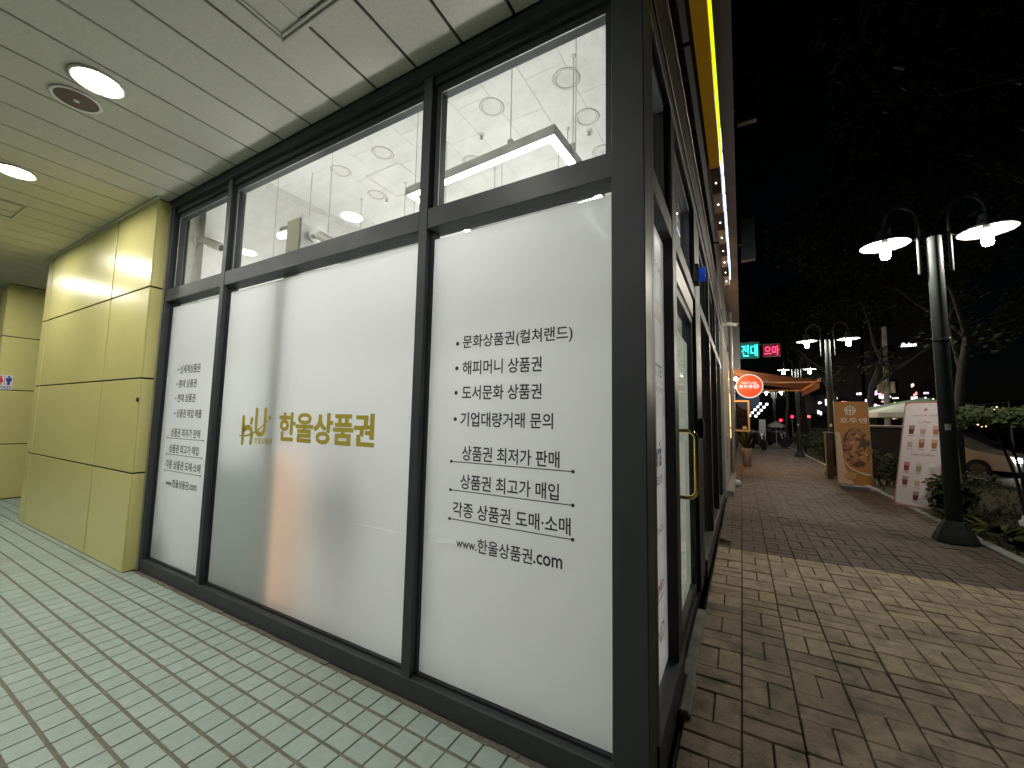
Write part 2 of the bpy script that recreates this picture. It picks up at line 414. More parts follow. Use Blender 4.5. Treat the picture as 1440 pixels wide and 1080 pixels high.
s = thing('ceiling_speaker', (-3.838, .758, 3.54), 'round brown mesh ceiling speaker with a cream rim beside the bright downlight', 'speaker')
MB().lathe([(.118, 3.5395), (.128, 3.532), (.120, 3.527), (.108, 3.530)], (-3.838, .758, 0), 40).build('rim', M['white_plastic'], s)
MB().lathe([(.109, 3.531), (.08, 3.528), (.04, 3.526), (.0, 3.525)], (-3.838, .758, 0), 40).build('grille', M['brown_speaker'], s)
MB().lathe([(.016, 3.527), (.014, 3.521), (0, 3.520)], (-3.838, .758, 0), 20).build('centre_cap', M['white_plastic'], s)

# ================================================================== YELLOW PANELLED PILLARS
def pillar(x0, x1, y0, y1, cuts, label):
    t = thing('panelled_pillar', ((x0 + x1) / 2, y0, 0), label, 'pillar')
    MB().box(x0 + .012, x1 - .012, y0 + .012, y1, -.004, 3.56).build('core', M['joint'], t)
    zs = [.006, .885, 1.77, 2.655, 3.536]
    xc = [x0] + cuts + [x1]
    for k in range(4):
        za, zb = zs[k] + (.008 if k else 0), zs[k + 1] - .008
        for a, b in zip(xc[:-1], xc[1:]):
            MB().bbox(a + (.016 if a != x0 else 0), b - (.016 if b != x1 else 0), y0, y0 + .011, za, zb, .002).build('panel', M['yellow'], t)
        MB().bbox(x1 - .011, x1, y0 + .0125, y1, za, zb, .002).build('panel', M['yellow'], t)
        MB().bbox(x0, x0 + .011, y0 + .0125, y1, za, zb, .002).build('panel', M['yellow'], t)
    return t
p1 = pillar(-8.33, -4.905, 1.576, 1.90, [-8.1, -5.87], 'wide yellow panelled pillar adjoining the shop window')
MB().bbox(-4.93, -4.893, 1.565, 1.577, 1.548, 1.585, .003).build('scuffed_sticker', M['joint'], p1)
p2 = pillar(-13.8, -10.5, 1.576, 5.2, [-12.4], 'yellow panelled pillar carrying the toilet sign at the far left')
# passage end wall
e = thing('passage_wall', (-9.4, 6.4, 0), 'pale wall closing the passage between the yellow pillars', 'wall')
MB().box(-10.5, -8.3, 6.3, 6.5, 0, 3.54).build('wall_face', M['beige_wall'], e)
# silver strip beside the frame
# toilet sign on the pillar side (faces +X)
ts = thing('toilet_sign', (-10.495, 1.66, 1.9), 'small white toilet sign with a red and a blue figure', 'sign')
XS = -10.488
MB().bbox(-10.4995, -10.490, 1.578, 1.745, 1.775, 2.012, .003).build('plate', mat('sign_white', (.85, .85, .85), .4), ts)
red = mat('sign_red', (.75, .03, .05), .4); navy = mat('sign_navy', (.03, .05, .35), .4)
def fig(cy_, m_, skirt):
    b = MB(); P = lambda u, w: (XS, u, w)
    b.disc((XS, cy_, 1.985), .014, 16, 'X')
    if skirt: b.poly([P(cy_ - .012, 1.967), P(cy_ + .012, 1.967), P(cy_ + .032, 1.895), P(cy_ - .032, 1.895)]); b.poly([P(cy_ - .012, 1.895), P(cy_ - .002, 1.895), P(cy_ - .002, 1.85), P(cy_ - .012, 1.85)]); b.poly([P(cy_ + .002, 1.895), P(cy_ + .012, 1.895), P(cy_ + .012, 1.85), P(cy_ + .002, 1.85)])
    else: b.poly([P(cy_ - .03, 1.967), P(cy_ + .03, 1.967), P(cy_ + .03, 1.915), P(cy_ + .014, 1.905), P(cy_ + .014, 1.85), P(cy_ - .014, 1.85), P(cy_ - .014, 1.905), P(cy_ - .03, 1.915)])
    return b.build('figure', m_, ts)
fig(1.615, red, True); fig(1.70, navy, False)
b = MB(); b.poly([(XS, 1.655, 1.85), (XS, 1.659, 1.85), (XS, 1.659, 2.0), (XS, 1.655, 2.0)]); b.build('divider', navy, ts)
text('TOILET', 1.592, 1.735, 1.79, 1.828, lambda u, w: (XS, u, w), navy, ts, .02)

# ================================================================== THE CORNER SHOP
YF, YG = 1.679, 1.740       # frame face, glass face (arcade side)
XF, XG = -.325, -.380       # frame face, glass face (street side)
shop = thing('shop_building', (-2.6, 1.9, 0), 'corner voucher shop with charcoal frames and frosted lettered windows', 'shop')
fr = M['frame']
def part(name, mb, m=None): return mb.build(name, m or fr, shop)
# --- arcade front
part('sill', MB().bbox(-4.868, -.466, YF, 1.86, 0, .104, .003))
part('left_jamb', MB().bbox(-4.868, -4.815, YF, 1.80, .105, 3.46, .003))
part('edge_strip', MB().box(-4.893, -4.870, 1.672, 1.80, 0, 3.535), M['grey_metal'])
part('mullion', MB().bbox(-3.805, -3.745, YF, 1.80, .105, 3.46, .003))
part('mullion', MB().bbox(-1.591, -1.528, YF, 1.80, .105, 3.46, .003))
bays = [(-4.814, -3.806), (-3.744, -1.592), (-1.527, -.467)]
part('corner_column', MB().bbox(-.465, XF, 1.655, 1.80, -.05, 4.2, .004))
part('head', MB().bbox(-4.868, -.466, 1.664, 1.86, 3.461, 3.535, .003))
for (a, b) in bays:
    part('transom', MB().bbox(a, b, YF + .003, 1.80, 2.520, 2.640, .003))
    part('head_rail', MB().bbox(a, b, YF + .022, 1.80, 3.415, 3.460, .003))
    # sash frame of the top light, set back
    zt, zb, w = 3.400, 2.6405, .042
    sf = MB().bbox(a + .002, b - .002, 1.722, 1.772, zt - w, zt + .012, .002)
    sf.bbox(a + .002, a + w, 1.722, 1.772, zb, zt - w, .002); sf.bbox(b - w, b - .002, 1.722, 1.772, zb, zt - w, .002)
    part('sash_frame', sf)
    part('gasket', MB().box(a + w - .003, a + w, 1.718, 1.7215, zb, zt - w).box(a + w, b - w, 1.718, 1.7215, zt - w, zt - w + .004), M['grey_metal'])
    part('window_pane', MB().box(a + w, b - w, 1.744, 1.750, zb, zt - w), M['glass'])
P = lambda u, w: (u, YG - .0030, w)
panes = []
for (a, b) in bays:
    part('glazing_bead', MB().box(a, a + .010, YG - .022, YG, .106, 2.518).box(b - .010, b, YG - .022, YG, .106, 2.518).box(a, b, YG - .022, YG, .1055, .118), M['frame_dark'])
    pane = part('window_pane', MB().box(a, b, YG, YG + .008, .106, 2.5195), M['glass']); panes.append(pane)
    f_ = MB(); g = .012
    # film in three widths with a hair seam at mid height, as it was hung
    f_.poly([(a + .004, YG - .0012, .118), (b - .004, YG - .0012, .118), (b - .004, YG - .0012, .8), (a + .004, YG - .0012, .8)])
    f_.poly([(a + .004, YG - .0012, .8008), (b - .004, YG - .0012, .8008), (b - .004, YG - .0012, 2.475), (a + .004, YG - .0012, 2.475)])
    f_.build('frosted_film', M['film'], pane)

LR = [('문화상품권(컬쳐랜드)', -1.293, -.668, 1.812, 1.892), ('해피머니 상품권', -1.29, -.824, 1.680, 1.755), ('도서문화 상품권', -1.289, -.823, 1.548, 1.623), ('기업대량거래 문의', -1.294, -.762, 1.408, 1.483)]
LL = [('신세계상품권', -4.535, -4.159), ('롯데 상품권', -4.54, -4.2), ('현대 상품권', -4.54, -4.202), ('상품권 매입 매출', -4.53, -4.064)]
LB = [('상품권 최저가 판매', -1.278, -.728, 1.232, 1.308), ('상품권 최고가 매입', -1.282, -.730, 1.086, 1.162), ('각종 상품권 도매·소매', -1.327, -.672, .942, 1.018)]
def bullet(x, z, pane, r=.011): MB().disc((x, YG - .0030, z), r, 12, 'Y').build('bullet', M['ink'], pane)
def rule(x0, x1, z, pane):
    b = MB().box(x0, x1, YG - .0032, YG - .0024, z - .0022, z + .0022); b.disc((x0, YG - .0035, z), .0085, 12, 'Y'); b.disc((x1, YG - .0035, z), .0085, 12, 'Y')
    b.build('ruled_line', M['ink'], pane)
for i, (s_, x0, x1, z0, z1) in enumerate(LR):
    text(s_, x0, x1, z0, z1, P, M['ink'], panes[2], .014); bullet(-1.328, (z0 + z1) / 2, panes[2])
    t_ = LL[i]; text(t_[0], t_[1], t_[2], z0, z1, P, M['ink'], panes[0], .014); bullet(t_[1] - .035, (z0 + z1) / 2, panes[0])
for i, (s_, x0, x1, z0, z1) in enumerate(LB):
    text(s_, x0, x1, z0, z1, P, M['ink'], panes[2], .014); z = (1.222, 1.0745, .9265)[i]
    rule(-1.345, -.662, z, panes[2]); rule(-4.667, -3.996, z - .005, panes[0])
    text(s_, x0 - 3.332, x1 - 3.332, z0, z1, P, M['ink'], panes[0], .014)
def web(x0, x1, pane):
    L = x1 - x0
    text('www.', x0, x0 + .215 * L, .790, .822, P, M['ink'], pane, .015)
    text('한울상품권', x0 + .225 * L, x0 + .745 * L, .782, .852, P, M['ink'], pane, .013)
    text('.com', x0 + .755 * L, x1, .790, .836, P, M['ink'], pane, .015)
web(-1.297, -.71, panes[2]); web(-4.621, -4.044, panes[0])
# gold logo
text('한울상품권', -2.918, -1.943, 1.264, 1.468, P, M['gold'], panes[1], .022)
text('한울상품권', -2.914, -1.936, 1.264, 1.468, lambda u, w: (u, YG - .0038, w), M['gold'], panes[1], .022)
text('한울상품권', -2.910, -1.931, 1.261, 1.466, lambda u, w: (u, YG - .0046, w), M['gold'], panes[1], .022)
text('한울상품권', -3.221, -2.994, 1.232, 1.275, P, M['gold'], panes[1], .012)
lg = MB()
ribbon([(-3.393, 1.425), (-3.390, 1.33), (-3.387, 1.229)], .040, P, lg)
ribbon([(-3.386, 1.325), (-3.350, 1.345), (-3.310, 1.350), (-3.278, 1.335), (-3.263, 1.300), (-3.268, 1.260), (-3.272, 1.232)], .040, P, lg)
ribbon([(-3.272, 1.425), (-3.278, 1.400), (-3.284, 1.372)], .034, P, lg)
U_ = [(-3.214, 1.484), (-3.214, 1.42), (-3.212, 1.345)]
for a in range(0, 9): t_ = math.pi + math.pi * a / 8; U_.append((-3.155 + .057 * math.cos(t_), 1.345 + .045 * math.sin(t_)))
U_ += [(-3.098, 1.42), (-3.098, 1.484)]
ribbon(U_, .036, P, lg)
for c_ in ((-3.393, 1.425), (-3.387, 1.229), (-3.214, 1.484), (-3.098, 1.484), (-3.272, 1.234)): lg.disc((c_[0], YG - .0034, c_[1]), .0195, 14, 'Y')
lg.disc((-3.036, YG - .0034, 1.425), .016, 16, 'Y')
lg.build('emblem', M['gold'], panes[1])
sw = MB(); pts = []
for k in range(25):
    t_ = k / 24; x_ = -3.433 + .39 * t_; z_ = 1.272 + .148 * t_ ** 2 + .012 * (1 - t_) ** 4
    pts.append((x_, z_))
ribbon([(-3.428, 1.300), (-3.436, 1.288), (-3.432, 1.277)] + pts[1:], .014, lambda u, w: (u, YG - .0042, w), sw, True)
sw.build('emblem_swoosh', M['gold'], panes[1])

# --- street front (faces +X)
def bx(x0, x1, y0, y1, z0, z1, b=.003): return MB().bbox(x0, x1, y0, y1, z0, z1, b)
part('street_sill', bx(-.44, XF + .01, 1.801, 2.60, -.02, .165))
part('street_sill', bx(-.44, XF + .01, 4.36, 9.2, -.02, .165))
part('threshold', bx(-.44, XF - .02, 2.603, 4.355, -.02, .06), M['frame_dark'])
part('jamb', bx(-.44, XF, 1.801, 1.86, .166, 3.36))
part('mullion', bx(-.44, XF, 2.45, 2.60, .166, 3.36), M['frame_dark'])
part('mullion', bx(-.44, XF, 3.80, 4.06, .061, 3.36), M['frame_dark'])
part('mullion', bx(-.44, XF - .006, 4.063, 4.355, .061, 3.36), M['frame_dark'])
for y in (5.55, 7.0, 8.4): part('mullion', bx(-.44, XF, y, y + .12, .166, 3.36))
sb = [(1.861, 2.449), (2.601, 3.799), (4.356, 5.549), (5.671, 6.999), (7.121, 8.399), (8.521, 9.19)]
for (a, b) in sb: part('transom', bx(-.44, XF - .004, a, b, 2.525, 2.64))
part('street_head', bx(-.44, XF + .002, 1.801, 9.2, 3.361, 3.47))
for i, (a, b) in enumerate(sb):
    s_ = MB(); w = .04; s_.bbox(-.425, XG + .02, a + .001, b - .001, 3.31, 3.358, .002); s_.bbox(-.425, XG + .02, a + .001, a + w, 2.642, 3.308, .002); s_.bbox(-.425, XG + .02, b - w, b - .001, 2.642, 3.308, .002)
    part('sash_frame', s_)
    part('window_pane', MB().box(XG - .006, XG, a + w, b - w, 2.642, 3.308), M['glass'])
pb = part('window_pane', MB().box(XG - .008, XG, 1.861, 2.449, .167, 2.524), M['glass'])
MB().poly([(XG + .0010, 1.863, .18), (XG + .0010, 2.447, .18), (XG + .0010, 2.447, 2.50), (XG + .0010, 1.863, 2.50)]).build('frosted_film', M['film2'], pb)
Q = lambda u, w: (XG + .0026, u, w)
grey_ink = mat('grey_vinyl', (.09, .09, .09), .5)
text('SHINSEGAE', 1.93, 2.37, 2.27, 2.31, Q, grey_ink, pb)
MB().poly([Q(2.07, 1.99), Q(2.21, 1.99), Q(2.21, 2.10), Q(2.07, 2.10)]).build('colour_block', mat('vinyl_green', (.10, .25, .16), .5), pb)
MB().poly([Q(2.215, 1.99), Q(2.34, 1.99), Q(2.34, 2.10), Q(2.215, 2.10)]).build('colour_block', mat('vinyl_orange', (.62, .33, .08), .5), pb)
text('LOTTE', 1.98, 2.33, 1.69, 1.755, Q, grey_ink, pb, .012)
text('DEPARTMENT STORE', 1.95, 2.36, 1.61, 1.635, Q, grey_ink, pb)
blue_v = mat('vinyl_blue', (.03, .05, .33), .5); red_v = mat('vinyl_red', (.62, .01, .03), .5)
text('Galleria', 1.92, 2.30, 1.22, 1.36, Q, blue_v, pb, .02, shear=.2)
text('갤러리아', 1.98, 2.32, 1.12, 1.18, Q, blue_v, pb, .01)
text('AK', 1.98, 2.13, .87, .96, Q, grey_ink, pb, .01); text('PLAZA', 2.15, 2.33, .885, .92, Q, grey_ink, pb)
text('Home plus', 1.90, 2.31, .58, .66, Q, red_v, pb, .03, shear=.3)
MB().poly([Q(1.93, .555), Q(2.31, .565), Q(2.31, .575), Q(1.93, .565)]).build('underline', red_v, pb)
text('E-LAND', 1.90, 2.32, .36, .44, Q, grey_ink, pb, .0)
# door leaf
dr = part('door', bx(-.42, XF - .03, 2.62, 2.68, .07, 2.36), M['frame_dark'])
MB().bbox(-.42, XF - .03, 3.72, 3.79, .07, 2.36, .003).bbox(-.42, XF - .03, 2.682, 3.718, .07, .15, .003).bbox(-.42, XF - .03, 2.682, 3.718, 2.30, 2.36, .003).build('door_rail', M['frame_dark'], dr)
MB().box(-.388, -.380, 2.682, 3.718, .152, 2.298).build('door_pane', M['glass'], dr)
MB().poly([(-.392, 2.684, .155), (-.392, 3.716, .155), (-.392, 3.716, 2.12), (-.392, 2.684, 2.12)]).build('door_film', M['film3'], dr)
part('door_header', bx(-.42, XF - .02, 2.602, 3.798, 2.372, 2.515), M['white_plastic'])
def handle(sx):
    a = -.384 + sx * .012; o = -.384 + sx * .135; y = 2.76; z0, z1 = .99, 1.40; pts = [(a, y, z1)]
    for k in range(7): t_ = k / 6 * math.pi / 2; pts.append((o - sx * .05 + sx * .05 * math.sin(t_), y, z1 - .05 + .05 * math.cos(t_)))
    for k in range(7): t_ = k / 6 * math.pi / 2; pts.append((o - sx * .05 + sx * .05 * math.cos(t_), y, z0 + .05 - .05 * math.sin(t_)))
    pts.append((a, y, z0)); MB().tube(pts, .013, 14).build('handle', M['brass'], dr)
handle(1); handle(-1)
for (a, b) in sb[2:]:
    part('window_pane', MB().box(XG - .008, XG, a, b, .167, 2.524), M['glass'])
part('canopy_beam', bx(-.50, -.315, 1.81, 9.2, 3.49, 3.86), M['frame_dark'])
part('canopy_edge', bx(-.313, -.298, 1.4, 9.2, 3.80, 3.815, .001), M['grey_metal'])
for y in (2.75, 6.2): part('canopy_bracket', MB().tube([(-.40, y, 3.99), (-.2, y, 3.99)], .012, 8), M['frame_dark'])
part('upper_wall', MB().box(-6, -.312, 1.81, 15.5, 4.31, 14), M['dark_wall'])
part('upper_fascia', MB().box(-.438, -.313, 1.81, 15.4, 3.87, 4.309), M['dark_wall'])
part('upper_cladding', MB().box(-.31, .012, 1.2, 15.5, 4.75, 14), mat('upper_stone', (.03, .024, .02), .6, noise=(3, .2)))
part('upper_wall', MB().box(-15, -.311, -6, 1.80, 3.705, 14), M['dark_wall'])
# masonry piers and neighbouring dark unit
part('partition', MB().box(-4.9, -.46, 4.62, 4.72, -.1, 4.3), M['white_wall'])
part('back_wall', MB().box(-4.9, -.46, 9.3, 9.4, -.1, 4.0), M['dark_wall'])
part('end_pier', MB().bbox(-1.2, -.30, 9.23, 13.7, -.1, 3.35, .01), M['beige_wall'])
part('pier_head', MB().box(-1.2, -.33, 9.23, 13.7, 3.351, 3.9), M['dark_wall'])
part('downpipe', MB().tube([(-.22, 13.3, .0), (-.22, 13.3, 4.7)], .05, 12), M['grey_metal'])
part('base_step', MB().bbox(-.299, -.16, 9.4, 13.6, -.1, .10, .01), M['concrete'])
part('kerb_ramp', MB().bbox(XF + .012, -.255, 2.28, 2.62, -.03, .035, .012), M['concrete'])
part('kerb_ramp', MB().bbox(XF - .015, -.27, 2.64, 3.60, -.03, .012, .008), M['concrete'])
part('meter_box', bx(-.299, -.27, 10.0, 10.5, .7, 1.2), M['grey_metal'])

# --- interior shell
part('interior_floor', MB().box(-4.8, -.45, 1.87, 4.62, -.01, .02), M['ivory_floor'])
part('interior_wall', MB().box(-4.9, -4.80, 1.81, 4.62, .02, 4.3), M['white_wall'])
part('interior_lintel', MB().box(-4.8, -.46, 1.805, 1.865, 3.54, 4.15), M['white_wall'])
part('interior_lintel', MB().box(-.46, -.441, 1.87, 4.62, 3.48, 4.15), M['white_wall'])
slab = part('ceiling_slab', MB().box(-4.8, -.44, 1.80, 4.62, 4.162, 4.3), M['white_wall'])
TW = .336; i = 0; x = -4.796
while x < -.5:
    y = 1.97 - (.336 if i % 2 else 0)
    while y < 4.6:
        a, b = max(y, 1.97), min(y + .672, 4.615)
        if b - a > .02: MB().bbox(x + .001, min(x + TW - .001, -.5), a + .001, b - .001, 4.150, 4.160, .0015).build('ceiling_tile', M['white_ceiling'], slab)
        y += .672
    x += TW; i += 1
part('cornice', MB().box(-4.799, -4.755, 1.97, 4.61, 4.105, 4.149).box(-4.754, -4.735, 1.97, 4.61, 4.132, 4.149), M['white_plastic'])
part('wall_duct', MB().box(-4.799, -4.70, 1.9, 2.02, .02, 4.10).box(-4.799, -4.72, 2.9, 2.94, 2.2, 3.95).box(-4.799, -4.72, 2.9, 3.1, 3.92, 3.95), M['white_wall'])

# recessed blank covers in the shop ceiling
for (x, y) in ((-1.14, 2.79), (-1.82, 2.76), (-1.13, 3.26), (-1.14, 3.78), (-3.14, 2.75), (-3.79, 2.75), (-3.81, 3.28), (-2.4, 3.3)):
    near = 'right' if x > -2 else 'left'
    t = thing('ceiling_light_cover', (x, y, 4.15), {(-1.14, 2.79): 'unlit round ceiling cover beside the tall suspension rod in the right top window',
        (-1.82, 2.76): 'unlit round ceiling cover to the left of the middle suspension rod', (-1.13, 3.26): 'unlit round ceiling cover below the rod cover near the corner column',
        (-1.14, 3.78): 'unlit round ceiling cover just above the transom by the corner column', (-3.14, 2.75): 'unlit round ceiling cover above the ceiling hatch in the middle top window',
        (-3.79, 2.75): 'unlit round ceiling cover left of the ceiling hatch in the middle top window', (-3.81, 3.28): 'unlit round ceiling cover between the hatch and the reflected downlight',
        (-2.4, 3.3): 'unlit round ceiling cover half hidden behind the hanging light'}[(x, y)], 'ceiling cover')
    MB().lathe([(.105, 4.1495), (.103, 4.140), (.088, 4.138), (.085, 4.147)], (x, y, 0), 32).build('ring', M['white_plastic'], t)
    MB().disc((x, y, 4.146), .080, 32).build('plate', M['white_plastic'], t)
    MB().lathe([(.104, 4.1485), (.110, 4.1485)], (x, y, 0), 32).build('shadow_gap', M['gapgrey'], t)
    MB().lathe([(.0805, 4.1455), (.086, 4.1455)], (x, y, 0), 32).build('shadow_gap', M['gapgrey'], t)
t = thing('ceiling_hatch', (-3.36, 3.2, 4.15), 'square hatch in the white shop ceiling left of the hanging light', 'hatch')
hatch_frame(-3.62, -3.1, 2.94, 3.43, .012, 4.143, 4.149).build('moulding', M['white_plastic'], t)
for (x, y, lb) in ((-1.17, 3.43, 'small dark sprinkler head near the corner column'), (-2.09, 3.0, 'small white sprinkler head above the hanging light'), (-3.76, 3.39, 'small sprinkler head left of the hanging light')):
    t = thing('sprinkler', (x, y, 4.15), lb, 'sprinkler')
    MB().lathe([(.028, 4.149), (.03, 4.142), (.012, 4.138)], (x, y, 0), 16).build('escutcheon', M['white_plastic'], t)
    MB().lathe([(.012, 4.14), (.008, 4.11), (.018, 4.108), (0, 4.105)], (x, y, 0), 12).build('nozzle', M['grey_metal'], t)

# hanging rectangular ring lights
def ring_light(cx, cyy, rz, label):
    t = thing('ring_light', (0, 0, 0), label, 'hanging light', 'rectangular hanging lights of the shop')
    L, Wd, w, z0, z1 = 1.45, .95, .07, 3.36, 3.43
    b = MB(); b.bbox(0, L, 0, .012, z0, z1, .002); b.bbox(0, L, Wd - .012, Wd, z0, z1, .002); b.bbox(0, .012, .012, Wd - .012, z0, z1, .002); b.bbox(L - .012, L, .012, Wd - .012, z0, z1, .002)
    b.box(.012, L - .012, .012, w, z1 - .014, z1 - .002); b.box(.012, L - .012, Wd - w, Wd - .012, z1 - .014, z1 - .002); b.box(.012, w, w, Wd - w, z1 - .014, z1 - .002); b.box(L - w, L - .012, w, Wd - w, z1 - .014, z1 - .002)
    b.box(w, w + .004, w, Wd - w, z0, z1 - .015); b.box(L - w - .004, L - w, w, Wd - w, z0, z1 - .015); b.box(w, L - w, w - .004, w, z0, z1 - .015); b.box(w, L - w, Wd - w, Wd - w + .004, z0, z1 - .015)
    fr_ = b.build('housing', M['grey_metal'], t)
    d = MB(); z = z0 + .003; i0, i1 = .0125, w - .0045
    d.box(i0, L - i0, i0, i1, z, z + .01); d.box(i0, L - i0, Wd - i1, Wd - i0, z, z + .01); d.box(i0, i1, i1 + .001, Wd - i1 - .001, z, z + .01); d.box(L - i1, L - i0, i1 + .001, Wd - i1 - .001, z, z + .01)
    d.build('diffuser', M['led'], t)
    d = MB(); z = z1 + .001
    d.box(.02, L - .02, .016, w - .006, z, z + .004); d.box(.02, L - .02, Wd - w + .006, Wd - .016, z, z + .004)
    d.build('added_top_glow', M['added_led_up'], t)  # glow added on top of the housing to brighten the shop ceiling
    for (u, v) in ((.35, .006), (L - .36, .006), (L + .004, .28), (.35, Wd - .006), (L - .36, Wd - .006), (-.004, .5)):
        MB().bbox(u - .02, u + .02, v - .012, v + .012, z1 - .03, z1 + .025, .003).build('clamp', M['grey_metal'], t)
        MB().tube([(u, v, z1 + .02), (u, v, 4.135)], .0035, 6).build('suspension_rod', M['grey_metal'], t)
        MB().lathe([(.018, 4.149), (.018, 4.14), (.004, 4.128)], (u, v, 0), 12).build('rod_cap', M['white_plastic'], t)
    t.location = (cx, cyy, 0); t.rotation_euler.z = rz
    return t
r1 = ring_light(-2.485, 2.44, math.radians(-3.86), 'bright rectangular ring light hanging close behind the top windows')
r2 = copy_tree(r1, None, (-4.4, 3.25, 0), 'added unseen rectangular ring light deeper in the shop behind the frosted film'); r2.rotation_euler.z = 0  # this copy and the next are added out of view as fill light
r3 = copy_tree(r1, None, (-2.6, 3.5, 0), 'second added unseen rectangular ring light deeper in the shop behind the frosted film'); r3.rotation_euler.z = 0
for (x, y) in ((-2.78, 2.24),):
    t = thing('suspension_wire', (-4.27, 2.45, 4.15), 'thin wire hanging from the shop ceiling above the camera board', 'wire')
    MB().tube([(-4.1, 2.62, 4.15), (-4.1, 2.62, 3.35)], .004, 6).build('wire', M['grey_metal'], t)

for (y, lb) in ((1.90, 'added fill light strip along the wall above the top windows, unseen from outside'), (4.30, 'added unseen fill light strip along the back partition of the shop')):  # strips added out of view to light the shop ceiling
    t = thing('added_light_strip', (-2.6, y, 3.7), lb, 'added fill light')
    MB().bbox(-4.70, -.52, y, y + .10, 3.70, 3.73, .003).build('tray', M['white_plastic'], t)
    MB().box(-4.68, -.54, y + .01, y + .09, 3.731, 3.74).build('diffuser', glow('added_strip_glow', (1, 1, .985), 3.1), t)
# post standing at the glass and things behind the film
t = thing('display_post', (-3.0, 1.9, 0), 'white post with an olive edge standing just behind the middle window', 'post')
MB().bbox(-3.10, -2.936, 1.80, 1.812, .03, 2.98, .003).build('post_edge', mat('board_edge', (.34, .33, .24), .6), t)
MB().bbox(-3.09, -2.93, 1.813, 2.02, .03, 3.02, .003).build('post_core', M['white_wall'], t)
def cctv(loc, rz, label, tilt=-.5):
    t = thing('security_camera', loc, label, 'camera'); L = Vector(loc)
    b = MB(); b.tube([L, L + Vector((.02, 0, 0))], .045, 18); b.build('mount_plate', M['white_plastic'], t)
    b = MB(); b.tube([L + Vector((.02, 0, 0)), L + Vector((.07, 0, -.015)), L + Vector((.10, 0, .0))], .017, 10); b.build('arm', M['white_plastic'], t)
    d = Vector((math.cos(tilt), 0, math.sin(tilt))); a = L + Vector((.07, 0, .005))
    b = MB(); b.tube([a, a + d * .02, a + d * .20], [.03, .037, .037], 16); b.build('body', M['white_plastic'], t)
    b = MB(); b.tube([a + d * .201, a + d * .204], .034, 16); b.build('lens', M['frame_dark'], t)
    b = MB(); q = Vector((-d.z, 0, d.x)); w = Vector((0, 1, 0))
    p0, p1 = a + q * .042, a + d * .23 + q * .042
    vs = [p0 - w * .035, p0 + w * .035, p1 + w * .035, p1 - w * .035]; vs += [v + q * .004 for v in vs]
    vs2 = vs; b.add(vs2, [(0, 1, 2, 3), (7, 6, 5, 4), (0, 4, 5, 1), (1, 5, 6, 2), (2, 6, 7, 3), (3, 7, 4, 0)]); b.build('sun_hood', M['white_plastic'], t)
    t.rotation_euler.z = rz; return t
cctv((-4.798, 1.86, 3.20), math.radians(35), 'white bullet security camera on the wall in the left top window', -.35)
cctv((-2.928, 1.90, 2.86), math.radians(12), 'white bullet security camera on the post behind the middle top window', -.55)
t = thing('spot_lamp', (-3.9, 2.3, 3.2), 'small lit tube lamp left of the board behind the middle top window', 'lamp')
MB().tube([(-3.90, 2.2, 3.20), (-3.66, 2.2, 3.16)], .03, 12).build('tube', glow('tube_glow', (1, .97, .9), 6), t)
MB().bbox(-3.88, -3.51, 2.18, 2.22, 3.225, 3.27, .004).build('holder', M['grey_metal'], t)
# blurred things seen through the film
t = thing('added_glow_panel', (-2.8, 1.85, .02), 'made-up peach glowing panel at a slant, tinting the middle frosted window', 'panel')
b = MB(); c0 = Vector((-2.93, 1.765, .14)); c1 = Vector((-2.60, 1.93, .14)); n_ = Vector((-.165, .33, 0)).normalized() * .02; up = Vector((0, 0, 1.05))
b.add([c0, c1, c1 + n_, c0 + n_] + [v + up for v in (c0, c1, c1 + n_, c0 + n_)], [(3, 2, 1, 0), (4, 5, 6, 7), (0, 1, 5, 4), (1, 2, 6, 5), (2, 3, 7, 6), (3, 0, 4, 7)])
b.build('panel', mat('added_peach_glow', (.9, .5, .28), .6, emit=(1, .62, .38), es=.6), t)  # invented self-lit panel, puts the warm patch on the film
t = thing('green_cabinet', (-3.35, 2.0, .02), 'grey green cabinet close behind the left half of the middle frosted window', 'cabinet')
MB().bbox(-3.72, -2.97, 1.875, 2.3, .02, 1.18, .01).build('carcass', M['teal'], t)
MB().bbox(-3.71, -2.98, 1.86, 1.874, .06, 1.14, .004).build('door', M['teal'], t)
t = thing('office_chair', (-2.2, 2.1, .02), 'grey chair blurred behind the middle frosted window', 'chair')
MB().bbox(-2.50, -2.08, 1.96, 2.0, .72, 1.25, .04).build('backrest', M['greyob'], t)
MB().bbox(-2.50, -2.08, 1.98, 2.4, .46, .54, .02).build('seat', M['greyob'], t)
MB().tube([(-2.29, 2.2, .46), (-2.29, 2.2, .03)], .03, 10).build('leg', M['greyob'], t)
for (x0, x1, y, lb) in ((-4.6, -2.7, 4.2, 'added unseen fill light trough behind the frosted film, left'), (-2.5, -.6, 4.2, 'added unseen fill light trough behind the frosted film, right'), (-4.5, -3.2, 2.30, 'added unseen hanging light trough behind the middle frosted window'), (-2.5, -.7, 2.30, 'added unseen hanging light trough behind the right frosted window')):  # troughs added out of view to brighten ceiling and film
    t = thing('added_uplighter', ((x0 + x1) / 2, y, 2.6), lb, 'added_uplighter', 'added unseen lights of the shop')
    zz = 2.62 if y > 4 else 2.50
    MB().bbox(x0, x1, y, y + .14, zz, zz + .05, .004).build('trough', M['white_plastic'], t)
    MB().box(x0 + .02, x1 - .02, y + .02, y + .12, zz + .051, zz + .056).build('diffuser', glow('added_uplighter_glow', (1, 1, .985), 15 if y > 4 else 25), t)
    for xx in (x0 + .2, x1 - .2): MB().tube([(xx, y + .07, zz + .04), (xx, y + .07, 4.15)], .003, 6).build('suspension_rod', M['grey_metal'], t)
